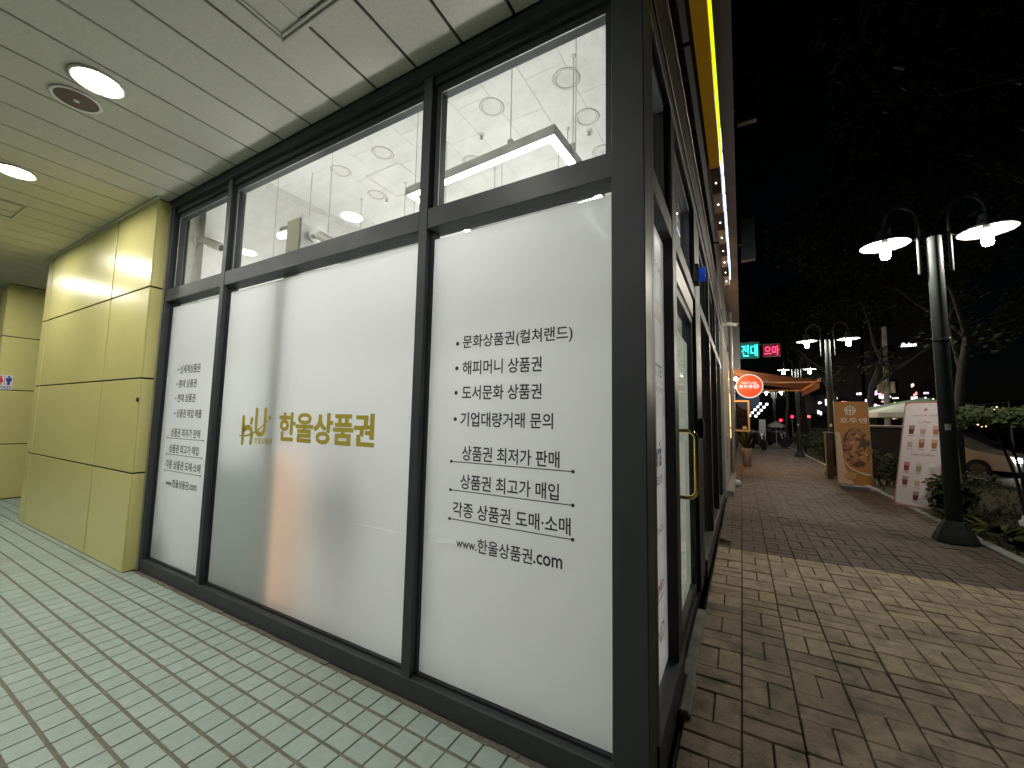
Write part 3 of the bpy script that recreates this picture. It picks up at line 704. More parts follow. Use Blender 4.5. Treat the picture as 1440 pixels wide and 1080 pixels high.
t = thing('waste_bin', (-4.5, 2.0, .02), 'grey bin blurred behind the left frosted window', 'bin')
MB().lathe([(0, .02), (.11, .02), (.14, .42), (.13, .42), (.10, .05)], (-4.62, 1.95, 0), 20).build('bucket', M['greyob'], t)

# ================================================================== STREET FRONT FITTINGS
# yellow lightbox sign
t = thing('lightbox_sign', (-.15, 2.9, 3.9), 'long yellow illuminated lightbox sign over the shop front', 'sign')
amber = mat('amber_acrylic', (.30, .16, .01), .35, emit=(.20, .10, .002), es=.32)
MB().bbox(-.205, -.112, .9, 2.85, 3.90, 4.30, .004).build('housing', amber, t)
MB().bbox(-.205, -.112, 2.856, 4.17, 3.90, 4.30, .004).build('housing', amber, t)
MB().box(-.111, -.100, .9, 4.16, 3.915, 4.16).build('face', glow('yellow_face', (.80, 1.0, 0), 1.25), t)
MB().box(-.230, -.207, .9, 4.17, 3.95, 4.3).build('back_plate', M['black'], t)
# white channel sign with small downlights
t = thing('channel_sign', (-.15, 6, 3.9), 'dark sign box with glowing white letters and dotted underside lights', 'sign')
yy = 4.20; k = 0
while yy < 7.95:
    MB().bbox(-.205, -.118, yy, yy + .465, 3.90, 4.28, .003).build('housing_panel', M['grey_metal'] if k % 2 else M['brown_wall'], t)
    MB().lathe([(.006, 3.899), (.006, 3.893), (0, 3.892)], (-.165, yy + .24, 0), 10).build('pin_light', glow('pin_light', (1, .98, .95), 12), t)
    yy += .47; k += 1
wl = glow('white_channel_glow', (.55, .68, 1.0), 2.6)
for k in range(9):
    y0 = 4.1 + k * .43; b = MB()
    b.box(-.114, -.100, y0, y0 + .05, 3.94, 4.24); b.box(-.114, -.100, y0 + .055, y0 + .26, 4.18, 4.24); b.box(-.114, -.100, y0 + .055, y0 + .26, 3.94, 4.0); b.box(-.114, -.100, y0 + .27, y0 + .32, 4.0, 4.17)
    b.build('channel_letter', wl, t)
# blue beacon
t = thing('beacon_lamp', (-.325, 3.75, 2.70), 'blue alarm beacon on a black bracket beside the door head', 'beacon')
MB().bbox(-.324, -.285, 3.66, 3.80, 2.64, 2.80, .006).build('bracket', M['black'], t)
MB().tube([(-.284, 3.73, 2.72), (-.235, 3.73, 2.72)], .062, 18).build('dome', mat('blue_dome', (.02, .08, .55), .15, coat=.6, emit=(.01, .06, .5), es=.25), t)
# keypad box on the jamb
t = thing('keypad_box', (-.32, 3.93, 1.4), 'black access keypad box on the dark mullion right of the door', 'keypad')
MB().bbox(-.324, -.290, 3.86, 3.97, 1.32, 1.49, .006).build('body', M['black'], t)
MB().bbox(-.2895, -.286, 3.88, 3.95, 1.35, 1.46, .001).build('screen', M['frame_dark'], t)
# street camera
t = cctv((-.299, 9.6, 3.55), math.radians(0), 'white security camera on the wall end past the shop windows', -.25)
# dropped can
t = thing('drink_can', (-.21, 5.72, .02), 'crushed drink can lying by the base of the shop front', 'can')
MB().tube([(-.26, 5.76, .028), (-.20, 5.71, .034), (-.15, 5.68, .028)], [.026, .020, .026], 12).build('can_body', mat('can', (.6, .58, .55), .3, .8), t)
# projecting unlit signs high up
for (y, z0, z1, x1, lb) in ((8, 6.85, 7.68, .38, 'dark square projecting sign high on the building, upper of two'), (8, 4.3, 5.05, .28, 'dark projecting sign frame high on the building, lower of two')):
    t = thing('projecting_sign', (.05, y, z0), lb, 'sign')
    MB().bbox(.07, x1, y - .06, y + .06, z0, z1, .006).build('panel', mat('dim_panel', (.015, .015, .015), .6, noise=(9, .4)), t)
    MB().box(.0125, .07, y - .015, y + .015, z0 + .3, z0 + .34).build('arm', M['frame_dark'], t)

# ================================================================== CAFE BEYOND
cafe = thing('cafe_building', (-1, 16, 0), 'cafe front beyond the shop with warm light, beyond the beige wall', 'cafe')
MB().box(-6, -.40, 15.52, 20, -.1, 7).build('wall', M['brown_wall'], cafe)
MB().box(-6, -.42, 13.72, 15.5, -.1, 4.7).build('wall', M['beige_wall'], cafe)
MB().bbox(-.395, -.37, 15.6, 18.8, .9, 2.6, .005).build('shop_window', glow('warm_window', (1, .55, .2), 2.2), cafe)
MB().box(-6, -.35, 20.02, 34, -.1, 9).build('far_wing', M['dark_wall'], cafe)
warm = glow('warm_bulb', (1, .50, .18), 520)
for (x, y, z, r_, lb) in ((-.12, 13.95, 2.80, .055, 'warm wall lamp under the awning nearest the beige wall'), (-.12, 15.9, 2.7, .05, 'warm wall lamp under the awning further along'),):
    t = thing('wall_lamp', (x, y, z), lb, 'lamp')
    MB().lathe([(0, z - r_), (r_ * .7, z - r_ * .7), (r_, z), (r_ * .7, z + r_ * .7), (0, z + r_)], (x, y, 0), 16).build('bulb', warm, t)
    MB().tube([(-.42, y, z + .12), (x, y, z + .12), (x, y, z + r_)], .012, 8).build('bracket', M['frame_dark'], t)
# round red sign
t = thing('round_sign', (.24, 14.0, 2.62), 'round glowing red cafe sign with a white rim', 'sign')
cxs, ys, czs, R_ = .235, 14.5, 2.62, .345
MB().tube([(cxs, ys + .10, czs), (cxs, ys, czs)], R_ + .025, 48).build('rim', glow('sign_rim', (1, .95, .9), .95), t)
MB().disc((cxs, ys - .003, czs), R_, 48, 'Y').build('face', glow('sign_red_face', (1, .055, .008), 1.05), t)
wh = glow('sign_white_ink', (1, .95, .9), 1.0)
SG = lambda u, w: (u, ys - .007, w)
text('WALNUT & Coffee', cxs - .20, cxs + .20, czs + .07, czs + .135, SG, wh, t, .02, shear=.2)
text('호두앤', cxs - .28, cxs + .08, czs - .07, czs + .045, SG, wh, t, .03)
b = MB()
for k in range(28):
    a0, a1 = 2 * math.pi * k / 28, 2 * math.pi * (k + 1) / 28
    b.poly([SG(cxs + .18 + math.cos(a) * r_ * 1.15, czs - .01 + math.sin(a) * r_) for a, r_ in ((a0, .072), (a1, .072), (a1, .058), (a0, .058))])
for dx in (-.035, 0, .035): b.poly([SG(cxs + .18 + dx - .007, czs - .055), SG(cxs + .18 + dx + .007, czs - .055), SG(cxs + .18 + dx + .007, czs + .04), SG(cxs + .18 + dx - .007, czs + .04)])
b.poly([SG(cxs + .12, czs - .02), SG(cxs + .24, czs - .02), SG(cxs + .24, czs - .006), SG(cxs + .12, czs - .006)])
b.build('emblem', wh, t)
MB().tube([(-.42, ys + .05, czs + .2), (cxs - .3, ys + .05, czs + .2)], .015, 8).build('bracket', M['frame_dark'], t)
# blue round sign behind it
t = thing('round_sign', (.4, 15.3, 2.3), 'blue round sign half hidden below the red cafe sign', 'sign')
MB().tube([(.20, 15.4, 2.24), (.20, 15.3, 2.24)], .33, 32).build('face', mat('blue_sign', (.03, .06, .15), .4, emit=(.02, .06, .2), es=.08), t)
MB().tube([(-.40, 15.35, 2.5), (.12, 15.35, 2.4)], .015, 8).build('bracket', M['frame_dark'], t)
# open yellow window sash
t = thing('open_casement', (0, 14.5, 1.7), 'open yellow framed casement window standing out from the cafe wall', 'window')
ylw = mat('yellow_frame', (.75, .56, .28), .5)
b = MB(); X0, X1, Z0, Z1, w = -.24, .225, 1.21, 2.18, .055
b.bbox(X0, X1, 14.50, 14.55, Z0, Z0 + w, .004).bbox(X0, X1, 14.50, 14.55, Z1 - w, Z1, .004).bbox(X0, X0 + w, 14.50, 14.55, Z0 + w, Z1 - w, .004).bbox(X1 - w, X1, 14.50, 14.55, Z0 + w, Z1 - w, .004)
b.build('sash', ylw, t); MB().box(X0 + w, X1 - w, 14.522, 14.528, Z0 + w, Z1 - w).build('pane', M['glass'], t)
MB().bbox(.02, .13, 14.49, 14.499, 1.28, 1.38, .003).build('sticker', ylw, t)
MB().box(-.42, -.241, 14.51, 14.54, 1.3, 1.34).build('hinge_arm', M['frame_dark'], t)
# awning
t = thing('awning', (.5, 16, 3), 'reddish brown folding arm awning of the cafe', 'awning')
aw = mat('awning_cloth', (.13, .05, .034), .8, noise=(3, .15))
b = MB(); A0, A1 = (-.38, 3.20), (1.95, 2.74); n_ = 14
for y0, y1 in ((14.3, 18.2),):
    vs = []
    for i in range(n_ + 1):
        f = i / n_; x_ = A0[0] + (A1[0] - A0[0]) * f; z_ = A0[1] + (A1[1] - A0[1]) * f - .03 * math.sin(math.pi * f)
        vs += [(x_, y0, z_), (x_, y1, z_), (x_, y0, z_ + .008), (x_, y1, z_ + .008)]
    b.add(vs, [q for i in range(n_) for q in ((4 * i, 4 * i + 1, 4 * i + 5, 4 * i + 4), (4 * i + 2, 4 * i + 6, 4 * i + 7, 4 * i + 3), (4 * i, 4 * i + 4, 4 * i + 6, 4 * i + 2), (4 * i + 1, 4 * i + 3, 4 * i + 7, 4 * i + 5))])
b.build('cloth', aw, t)
MB().bbox(1.93, 1.99, 14.25, 18.25, 2.68, 2.78, .01).build('front_bar', mat('awning_bar', (.5, .28, .18), .5), t)
MB().box(1.955, 1.962, 14.3, 18.2, 2.50, 2.68).build('valance', aw, t)
for y in (14.5, 17.9):
    MB().tube([(-.36, y, 2.86), (1.0, y + .35, 2.74), (1.92, y, 2.70)], .028, 8).build('folding_arm', mat('awning_arm', (.6, .4, .3), .5), t)
MB().bbox(-.40, -.30, 14.3, 18.2, 3.10, 3.30, .01).build('cassette', M['brown_wall'], t)
# potted plant
t = thing('potted_plant', (.13, 16.2, 0), 'leafy dark plant in a tall white pot by the cafe', 'plant')
MB().lathe([(0, 0), (.12, 0), (.155, .60), (.165, .62), (.15, .62), (.14, .57), (0, .57)], (.13, 16.2, 0), 24).build('pot', mat('pot', (.62, .5, .44), .5), t)
random.seed(5); b = MB()
def blade(b, base, direc, L, w, droop=.4, n=5):
    d = Vector(direc).normalized(); s_ = d.cross(Vector((0, 0, 1)));
    s_ = s_.normalized() if s_.length > .01 else Vector((1, 0, 0)); p = Vector(base); vs = []
    for i in range(n + 1):
        f = i / n; ww = w * math.sin(math.pi * min(.98, .12 + .86 * f)) ; vs += [p - s_ * ww / 2, p + s_ * ww / 2]
        d = (d + Vector((0, 0, -droop / n))).normalized(); p = p + d * L / n
    b.add(vs, [(2 * i, 2 * i + 1, 2 * i + 3, 2 * i + 2) for i in range(n)])
for k in range(34):
    a = random.uniform(0, 6.28); blade(b, (.13 + .06 * math.cos(a), 16.2 + .06 * math.sin(a), .57), (math.cos(a) * .5, math.sin(a) * .5, 1.1), random.uniform(.45, .85), .07, .5)
b.build('foliage', M['leaf_dark'], t)
# small stuff by the wall
t = thing('cup', (-.12, 12.2, 0), 'small pale round object on the ground by the beige wall', 'cup')
MB().lathe([(0, 0), (.05, 0), (.075, .09), (.06, .15), (0, .16)], (-.13, 10.9, 0), 14).build('body', M['white_plastic'], t)

# neon signs further down
def neon(name, label, x0, x1, z0, z1, y, body, col, s_, frame):
    t = thing(name, ((x0 + x1) / 2, y, z0), label, 'sign')
    MB().bbox(x0, x1, y, y + .15, z0, z1, .01).build('box', mat(name + '_box', frame, .5, emit=col, es=.12), t)
    text(body, x0 + .06, x1 - .06, z0 + .07, z1 - .07, lambda u, w: (u, y - .01, w), glow(name + '_tube', col, s_), t, .015)
    MB().tube([(x0 - .5, y + .08, z1 + .05), (x1, y + .08, z1 + .05)], .02, 8).build('bracket', M['grey_metal'], t); return t
neon('neon_sign', 'cyan glowing projecting sign above the awning', 0.02, .80, 4.55, 5.26, 22, '전대', (.05, .85, .75), 2.2, (.0, .10, .10))
neon('neon_sign', 'red and pink glowing sign right of the cyan sign', 1.12, 1.93, 5.15, 5.80, 26, '으마', (1, .06, .16), 2.4, (.10, .0, .01))
t = thing('sign_pole', (.0, 21.5, 4.7), 'grey vertical duct with a cyan sheen above the awning', 'duct')
MB().bbox(-.32, .02, 20.6, 20.9, 3.6, 9, .01).build('duct', M['grey_metal'], t)

# ================================================================== STREET LAMPS
def lamp(x, y, label, group='double arm street lamps along the kerb'):
    t = thing('street_lamp', (x, y, 0), label, 'street lamp', group)
    MB().lathe([(.215, 0), (.215, .03), (.19, .10), (.12, .24), (.10, .27), (0, .27)], (x, y, 0), 8, False, True).build('base', M['pole'], t)
    MB().tube([(x, y, .25), (x, y, 2.6)], [.082, .078], 24).build('pole', M['pole'], t)
    MB().tube([(x, y, 2.6), (x, y, 2.66), (x, y, 4.02)], [.084, .078, .076], 24).build('pole', M['pole'], t)
    for sx in (-1, 1):
        o_ = sx * .155; e_ = sx * .50; pts = [(x + o_, y, 3.53), (x + o_, y, 4.25)]
        for k in range(1, 13):
            a = math.pi * k / 12; pts.append((x + (o_ + e_) / 2 - sx * math.cos(a) * (abs(e_) - abs(o_)) / 2, y, 4.30 + math.sin(a) * .22))
        pts.append((x + e_, y, 4.20))
        MB().tube(pts, .021, 12).build('arm', M['pole'], t)
        MB().tube([(x + o_, y, 3.60), (x + sx * .08, y, 3.60)], .012, 8).tube([(x + o_, y, 3.92), (x + sx * .08, y, 3.92)], .012, 8).build('stay', M['pole'], t)
        sh = MB().lathe([(.03, 4.24), (.075, 4.215), (.085, 4.13), (.10, 4.10), (.27, 4.01), (.275, 4.0)], (x + e_, y, 0), 36).build('lamp_shade', M['pole'], t)
        MB().lathe([(.272, 3.998), (.262, 4.004), (.095, 4.09), (.07, 4.10), (0, 4.10)], (x + e_, y, 0), 36).build('shade_inside', M['shade_in'], sh)
        MB().lathe([(.030, 4.09), (.036, 4.05), (.036, 4.02)], (x + e_, y, 0), 16).build('socket', M['shade_in'], sh)
        bl = MB()
        bl.lathe([(.012, 4.03), (.045, 4.02), (.055, 3.98), (.055, 3.84), (.042, 3.81), (0, 3.80)], (x + e_, y, 0), 18)
        bl.build('bulb', M['bulb'], t)
        w = MB(); w.tube([(x + e_, y, 4.03), (x + (e_ + o_) / 2, y - .01, 3.98), (x + o_, y, 4.03)], .004, 6); w.build('cable', M['grey_metal'], t)
    for zz in (2.63,):
        MB().tube([(x - .095, y, zz), (x + .095, y, zz)], .008, 6).build('bolt', M['grey_metal'], t)
    return t
l1 = lamp(2.33, 7.40, 'nearest double arm street lamp at the kerb by the planting')
st = MB()
for k in range(7):
    a = math.radians(-125 + k * 7); 
    st.v.append((2.33 + .082 * math.cos(a), 7.40 + .082 * math.sin(a), 1.42)); st.v.append((2.33 + .082 * math.cos(a), 7.40 + .082 * math.sin(a), 1.50))
for k in range(6): st.f.append((2 * k, 2 * k + 2, 2 * k + 3, 2 * k + 1)); st.smooth.append(True)
st.build('sticker', M['white_plastic'], l1)
copy_tree(l1, None, (2.30, 15.1, 0), 'second double arm street lamp beside the orange food banner')
copy_tree(l1, None, (2.27, 22.7, 0), 'third double arm street lamp beyond the tip of the awning')
copy_tree(l1, None, (2.27, 38, 0), 'farthest double arm street lamp down the street')

# ================================================================== BANNERS
# orange food banner: leaning panel on a weighted base
t = thing('banner_stand', (2.2, 12.2, 0), 'orange walnut food banner stand on a low base by the second lamp', 'banner')
BZ = 1.90
def banner_P(u, w, off=0):   # u 0..1 across, w 0..1 up; faces -Y, leans back
    return (1.93 + u * .62 + (.0), 12.1 - off + w * .12 - (1 - w) * 0, .12 + w * BZ)
b = MB(); F = [banner_P(0, 0), banner_P(1, 0), banner_P(1, 1), banner_P(0, 1)]; B_ = [(p[0], p[1] + .012, p[2]) for p in F]
b.add(F + B_, [(0, 1, 2, 3), (7, 6, 5, 4), (0, 4, 5, 1), (1, 5, 6, 2), (2, 6, 7, 3), (3, 7, 4, 0)])
b.build('panel', mat('banner_orange', (.42, .18, .035), .6, noise=(2, .1)), t)
BP = lambda u, w: banner_P(u, w, .003)
b = MB(); b.poly([BP(0, 0), BP(.45, 0), BP(.22, .2), BP(.13, .62), BP(0, .62)]); b.build('pale_print', mat('banner_pale', (.62, .40, .26), .6), t)
white_p = mat('banner_white', (.75, .68, .6), .6); BP2 = lambda u, w: banner_P(u, w, .006)
text('호두앤', .14, .95, .735, .80, BP2, white_p, t, .01)
b = MB()
for k in range(24):
    a0, a1 = 2 * math.pi * k / 24, 2 * math.pi * (k + 1) / 24
    b.poly([BP2(.47 + math.cos(a) * r_ * 1.0, .89 + math.sin(a) * r_ * .34) for a, r_ in ((a0, .17), (a1, .17), (a1, .145), (a0, .145))])
for dx in (-.09, 0, .09): b.poly([BP2(.455 + dx, .845), BP2(.485 + dx, .845), BP2(.485 + dx, .935), BP2(.455 + dx, .935)])
b.poly([BP2(.32, .885), BP2(.62, .885), BP2(.62, .897), BP2(.32, .897)]); b.build('emblem', white_p, t)
random.seed(9)
brn = [mat('walnut_print_a', (.42, .19, .07), .6), mat('walnut_print_b', (.30, .12, .045), .6), mat('walnut_print_c', (.52, .27, .11), .6), mat('walnut_print_dark', (.09, .045, .02), .6)]
b = MB(); b.poly([banner_P(.58 + .40 * math.cos(a), .44 + .235 * math.sin(a), .004) for a in [2 * math.pi * k / 30 for k in range(30)]]); b.build('food_print', brn[3], t)
cnt = 0
for row in range(90):
    for q in range(1):
        u = random.uniform(.2, .96); w = .645 - row * .0045 + random.uniform(-.01, .01)
        if ((u - .58) / .40) ** 2 + ((w - .44) / .225) ** 2 > .95: continue
        r_ = random.uniform(.05, .10); mm = brn[random.choice((0, 1, 2, 0, 3, 1))]; cnt += 1
        b = MB(); oo = .008 + cnt * .00012; b.poly([banner_P(u + r_ * math.cos(a) * random.uniform(.92, 1.08), w + r_ * .36 * math.sin(a), oo) for a in [2 * math.pi * k / 14 for k in range(14)]])
        b.poly([banner_P(u - r_ * .3 + r_ * .35 * math.cos(a), w + r_ * .12 + r_ * .12 * math.sin(a), oo + .00005) for a in [2 * math.pi * k / 10 for k in range(10)]])
        o_ = b.build('walnut_cake_print', mm, t)
b = MB(); ribbon([(.22, .26), (.35, .20), (.55, .155), (.8, .125), (.97, .12)], .015, lambda u, w: banner_P(u, w, .022), b); b.build('bowl_rim', white_p, t)
b = MB(); b.poly([banner_P(.36 + .17 * math.cos(a), .10 + .045 * math.sin(a), .02) for a in [2 * math.pi * k / 18 for k in range(18)]]); b.build('cake_print', brn[2], t)
MB().bbox(1.98, 2.45, 11.98, 12.30, .0, .075, .01).build('base', mat('base_plastic', (.10, .10, .11), .5), t)
for x_ in (1.925, 2.555): MB().tube([(x_, 12.13, .06), (x_, 12.24, 2.04)], .009, 8).build('pole', M['grey_metal'], t)

# white drinks menu A-board
def aboard_P(u, w, off=0): # width .52, height 1.85; turned a little
    X = 2.40 + u * .43 + w * .26; Y = 10.05 - u * .40 + w * .06; return (X - off * .68, Y - off * .73, .06 + w * 1.83)
t = thing('menu_board', (2.6, 9.9, 0), 'white drinks menu A-board with rounded corners behind the nearest lamp post', 'menu board')
F = [aboard_P(-.03, -.015), aboard_P(1.03, -.015), aboard_P(1.03, 1.01), aboard_P(-.03, 1.01)]; B_ = [(p[0] + .02, p[1] + .022, p[2]) for p in F]
BX = [(0, 1, 2, 3), (7, 6, 5, 4), (0, 4, 5, 1), (1, 5, 6, 2), (2, 6, 7, 3), (3, 7, 4, 0)]
MB().add(F + B_, BX).build('front_frame', mat('board_brown', (.42, .20, .16), .6), t)
pts = []
for (cu, cw, a0) in ((.86, .96, 0), (.14, .96, 90), (.14, .04, 180), (.86, .04, 270)):
    for k in range(7): a = math.radians(a0 + 15 * k); pts.append((cu + .13 * math.cos(a), cw + .035 * math.sin(a)))
MB().poly([aboard_P(u, w, .004) for u, w in pts]).build('menu_sheet', mat('menu_white', (.70, .62, .64), .6, noise=(3, .05)), t)
pk = mat('menu_pink', (.45, .25, .28), .6)
AP = lambda u, w: aboard_P(u, w, .008)
text('walnut & coffee', .22, .80, .868, .885, AP, pk, t); text('Coffee', .36, .66, .80, .825, AP, pk, t); text('Non-Coffee', .28, .82, .485, .51, AP, pk, t)
b = MB(); b.poly([AP(.51 + .05 * math.cos(a), .93 + .014 * math.sin(a)) for a in [2 * math.pi * k / 16 for k in range(16)]]); b.build('emblem', pk, t)
cups = [((.22, .50, .80), .735, [(.12, .04, .03), (.45, .33, .28), (.35, .16, .08)]), ((.22, .50, .80), .605, [(.5, .36, .33), (.28, .11, .05), (.36, .15, .07)]),
        ((.20, .50, .80), .375, [(.30, .03, .04), (.30, .31, .24), (.52, .5, .42)]), ((.20, .50, .80), .235, [(.20, .04, .06), (.55, .4, .28), (.50, .06, .05)]), ((.50,), .10, [(.13, .03, .05)])]
for us, w, cs in cups:
    for u, c_ in zip(us, cs):
        b = MB(); b.poly([AP(u - .055, w - .042), AP(u + .055, w - .042), AP(u + .07, w + .008), AP(u - .07, w + .008)]); b.build('cup_print', mat('cup_ink', c_, .5), t)
        b = MB(); b.poly([AP(u - .07, w + .009), AP(u + .07, w + .009), AP(u + .075, w + .042), AP(u - .075, w + .042)]); b.build('foam_print', mat('foam_ink', tuple(min(.7, x_ * 1.2 + .18) for x_ in c_), .5), t)
        b = MB(); b.poly([AP(u - .07, w - .062), AP(u + .07, w - .062), AP(u + .07, w - .056), AP(u - .07, w - .056)]); b.build('caption_print', pk, t)
top = [Vector(F[3]), Vector(F[2])]
back = [top[0] + Vector((.03, .03, 0)), top[1] + Vector((.03, .03, 0)), Vector((F[1][0] + .52, F[1][1] + .58, .02)), Vector((F[0][0] + .52, F[0][1] + .58, .02))]
MB().add([*back, *[v + Vector((.02, .02, 0)) for v in back]], [(3, 2, 1, 0), (4, 5, 6, 7), (0, 1, 5, 4), (1, 2, 6, 5), (2, 3, 7, 6), (3, 0, 4, 7)]).build('rear_panel', mat('rear_panel', (.40, .36, .30), .7), t)
# low dark step under it
t = thing('stone_post', (2.14, 15.0, 0), 'square grey stone post left of the second street lamp', 'post')
MB().bbox(2.02, 2.18, 14.2, 14.36, 0, 1.22, .012).build('shaft', M['concrete'], t); MB().bbox(2.0, 2.2, 14.18, 14.38, 1.222, 1.27, .01).build('cap', M['concrete'], t)

# ================================================================== PLANTS
random.seed(21)
def leafcloud(mb, c, rx, ry, rz, n, size, hollow=.35):
    for _ in range(n):
        while True:
            p = Vector((random.uniform(-1, 1), random.uniform(-1, 1), random.uniform(-1, 1)))
            if hollow < p.length < 1: break
        p = Vector((p.x * rx, p.y * ry, p.z * rz)) + Vector(c)
        d = Vector((random.gauss(0, 1), random.gauss(0, 1), random.gauss(0, .5))).normalized(); u = d.orthogonal().normalized()
        s_ = size * random.uniform(.6, 1.3)
        mb.add([p - d * s_ * .5, p + u * s_ * .28, p + d * s_ * .5, p - u * s_ * .28], [(0, 1, 2, 3)])
def branch(mb, p, d, L, r, depth, ends):
    pts = [Vector(p)]; d = Vector(d).normalized(); rs = [r]
    for k in range(4): d = (d + Vector((random.gauss(0, .10), random.gauss(0, .10), random.gauss(.02, .06)))).normalized(); pts.append(pts[-1] + d * L / 4); rs.append(r * (1 - .12 * (k + 1)))
    mb.tube(pts, rs, 8 if depth > 1 else 5, False)
    if depth == 0: ends.append(pts[-1]); return
    for k in range(3 if depth > 1 else 3):
        a = random.uniform(0, 6.28); nd = d + Vector((math.cos(a), math.sin(a), random.uniform(-.1, .5))) * .75
        branch(mb, pts[-1 if k < 2 else -2], nd, L * .68, rs[-1] * .7, depth - 1, ends)
    ends.append(pts[-1])
def tree(x, y, H, R, label, lean=0, n=5500, size=.17, group='street trees along the planting bed'):
    t = thing('street_tree', (x, y, 0), label, 'tree', group); mb = MB(); ends = []
    branch(mb, (x, y, -.05), (lean, 0, 1), H * .50, .15, 3, ends); mb.build('trunk', M['bark'], t)
    cr = MB(); per = n // (len(ends) + 8)
    for e in ends: leafcloud(cr, e, R * .28 * random.uniform(.7, 1.3), R * .28 * random.uniform(.7, 1.3), R * .2, per, size)
    for k in range(8): leafcloud(cr, (x + random.uniform(-.6, .6) * R, y + random.uniform(-.6, .6) * R, H * random.uniform(.66, .95)), R * .4, R * .4, R * .22, per, size)
    tag(cr.build('crown', M['leaf'], t), kind='stuff'); return t
tree(5.4, 5.0, 8.2, 3.4, 'tall street tree whose dark crown fills the upper right', -.05, 9000)
tree(5.5, 10.0, 8.4, 3.4, 'street tree behind the nearest lamp', -.05, 9000)
tree(4.7, 14.6, 7.8, 2.8, 'street tree with a pale trunk just right of the nearest lamp post', 0, 7500)
tree(3.75, 19.0, 8.0, 3.0, 'street tree with its trunk behind the second lamp', 0, 7500)
tree(4.2, 25, 8.5, 3.2, 'street tree beyond the utility pole', 0, 6500)
tree(3.6, 32, 8.5, 3.4, 'farther street tree above the parked motorcycles', 0, 6000)
tree(3.4, 42, 9, 3.6, 'farthest street tree at the end of the row', 0, 5000)

def shrub(x, y, z0, rx, ry, rz, n, size, m_, label, name='shrub', stems=4, H=None):
    t = thing(name, (x, y, 0), label, 'shrub'); mb = MB()
    for k in range(stems):
        a = random.uniform(0, 6.28); mb.tube([(x + .05 * math.cos(a), y + .05 * math.sin(a), -.02), (x + .14 * math.cos(a), y + .14 * math.sin(a), z0 * .5), (x + rx * .4 * math.cos(a), y + ry * .4 * math.sin(a), z0)], [.022, .018, .01], 6, False)
    mb.build('stem', M['bark'], t); cr = MB()
    for k in range(9): leafcloud(cr, (x + random.uniform(-.6, .6) * rx, y + random.uniform(-.6, .6) * ry, z0 + random.uniform(-.5, .5) * rz), rx * .5, ry * .5, rz * .45, n // 9, size, .1)
    tag(cr.build('foliage', m_, t), kind='stuff'); return t
shrub(3.55, 8.7, 1.56, .80, .7, .30, 2400, .085, M['leaf_shrub'], 'round topped small tree right of the nearest lamp post', 'small_tree', 5)
shrub(3.3, 10.9, .40, .6, .8, .35, 1200, .08, M['leaf_dark'], 'low dark shrub behind the small tree right of the lamp')
shrub(2.95, 9.35, .42, .32, .40, .42, 800, .09, M['leaf_shrub'], 'leafy shrub at the foot of the menu board')
shrub(4.3, 7.2, .5, .8, .9, .5, 1300, .09, M['leaf_dark'], 'dark shrub at the right edge behind the white bag')
shrub(3.0, 13.3, .55, .45, .7, .5, 1100, .08, M['leaf_dark'], 'dark shrub between the menu board and the food banner')
shrub(3.1, 17.5, .6, .6, 1.2, .55, 1400, .09, M['leaf_dark'], 'tall hedge shrub past the food banner')
shrub(2.9, 20.5, .65, .6, 1.2, .6, 1400, .09, M['leaf_dark'], 'hedge shrub between the second and third lamps')
shrub(3.0, 27, .7, .8, 2.0, .7, 1400, .1, M['leaf_dark'], 'hedge shrub beyond the third lamp')
for (x, y, n, L, mm, lb) in ((3.02, 8.25, 34, .42, 'leaf_yellow', 'yellow green broad leaf plant right of the lamp base'), (2.85, 8.9, 36, .38, 'leaf_shrub', 'broad leaf plant between the lamp and the menu board'),
                      (3.35, 7.9, 36, .36, 'leaf_yellow', 'pale broad leaf clump left of the white bag'), (2.9, 7.6, 26, .22, 'leaf_dark', 'low dark leaf clump behind the lamp base')):
    t = thing('leafy_plant', (x, y, 0), lb, 'plant'); b = MB()
    for k in range(n):
        a = random.uniform(0, 6.28); r_ = random.uniform(0, .16); blade(b, (x + r_ * math.cos(a), y + r_ * math.sin(a), .02), (math.cos(a), math.sin(a), random.uniform(.5, 1.6)), L * random.uniform(.6, 1.2), .07, 1.1)
    tag(b.build('leaves', M[mm], t), kind='stuff')
gc = MB()
for k in range(9000):
    x, y = random.uniform(2.7, 5.8), 5 + 20 * random.random() ** 1.6
    if random.random() < .35 * (1 + math.sin(x * 4) * math.sin(y * 3)): continue
    a = random.uniform(0, 6.28); h_ = random.uniform(.02, .09); p = Vector((x, y, .01 + .04 * math.sin(math.pi * (x - 2.67) / 3.2)))
    gc.add([p - Vector((.012 * math.cos(a), .012 * math.sin(a), 0)), p + Vector((.012 * math.cos(a), .012 * math.sin(a), 0)), p + Vector((random.gauss(0, .03), random.gauss(0, .03), h_))], [(0, 1, 2)])
tag(gc.build('ground_cover', M['leaf_shrub']), 'low grass and leaf litter in the planting bed', 'ground cover', kind='stuff')
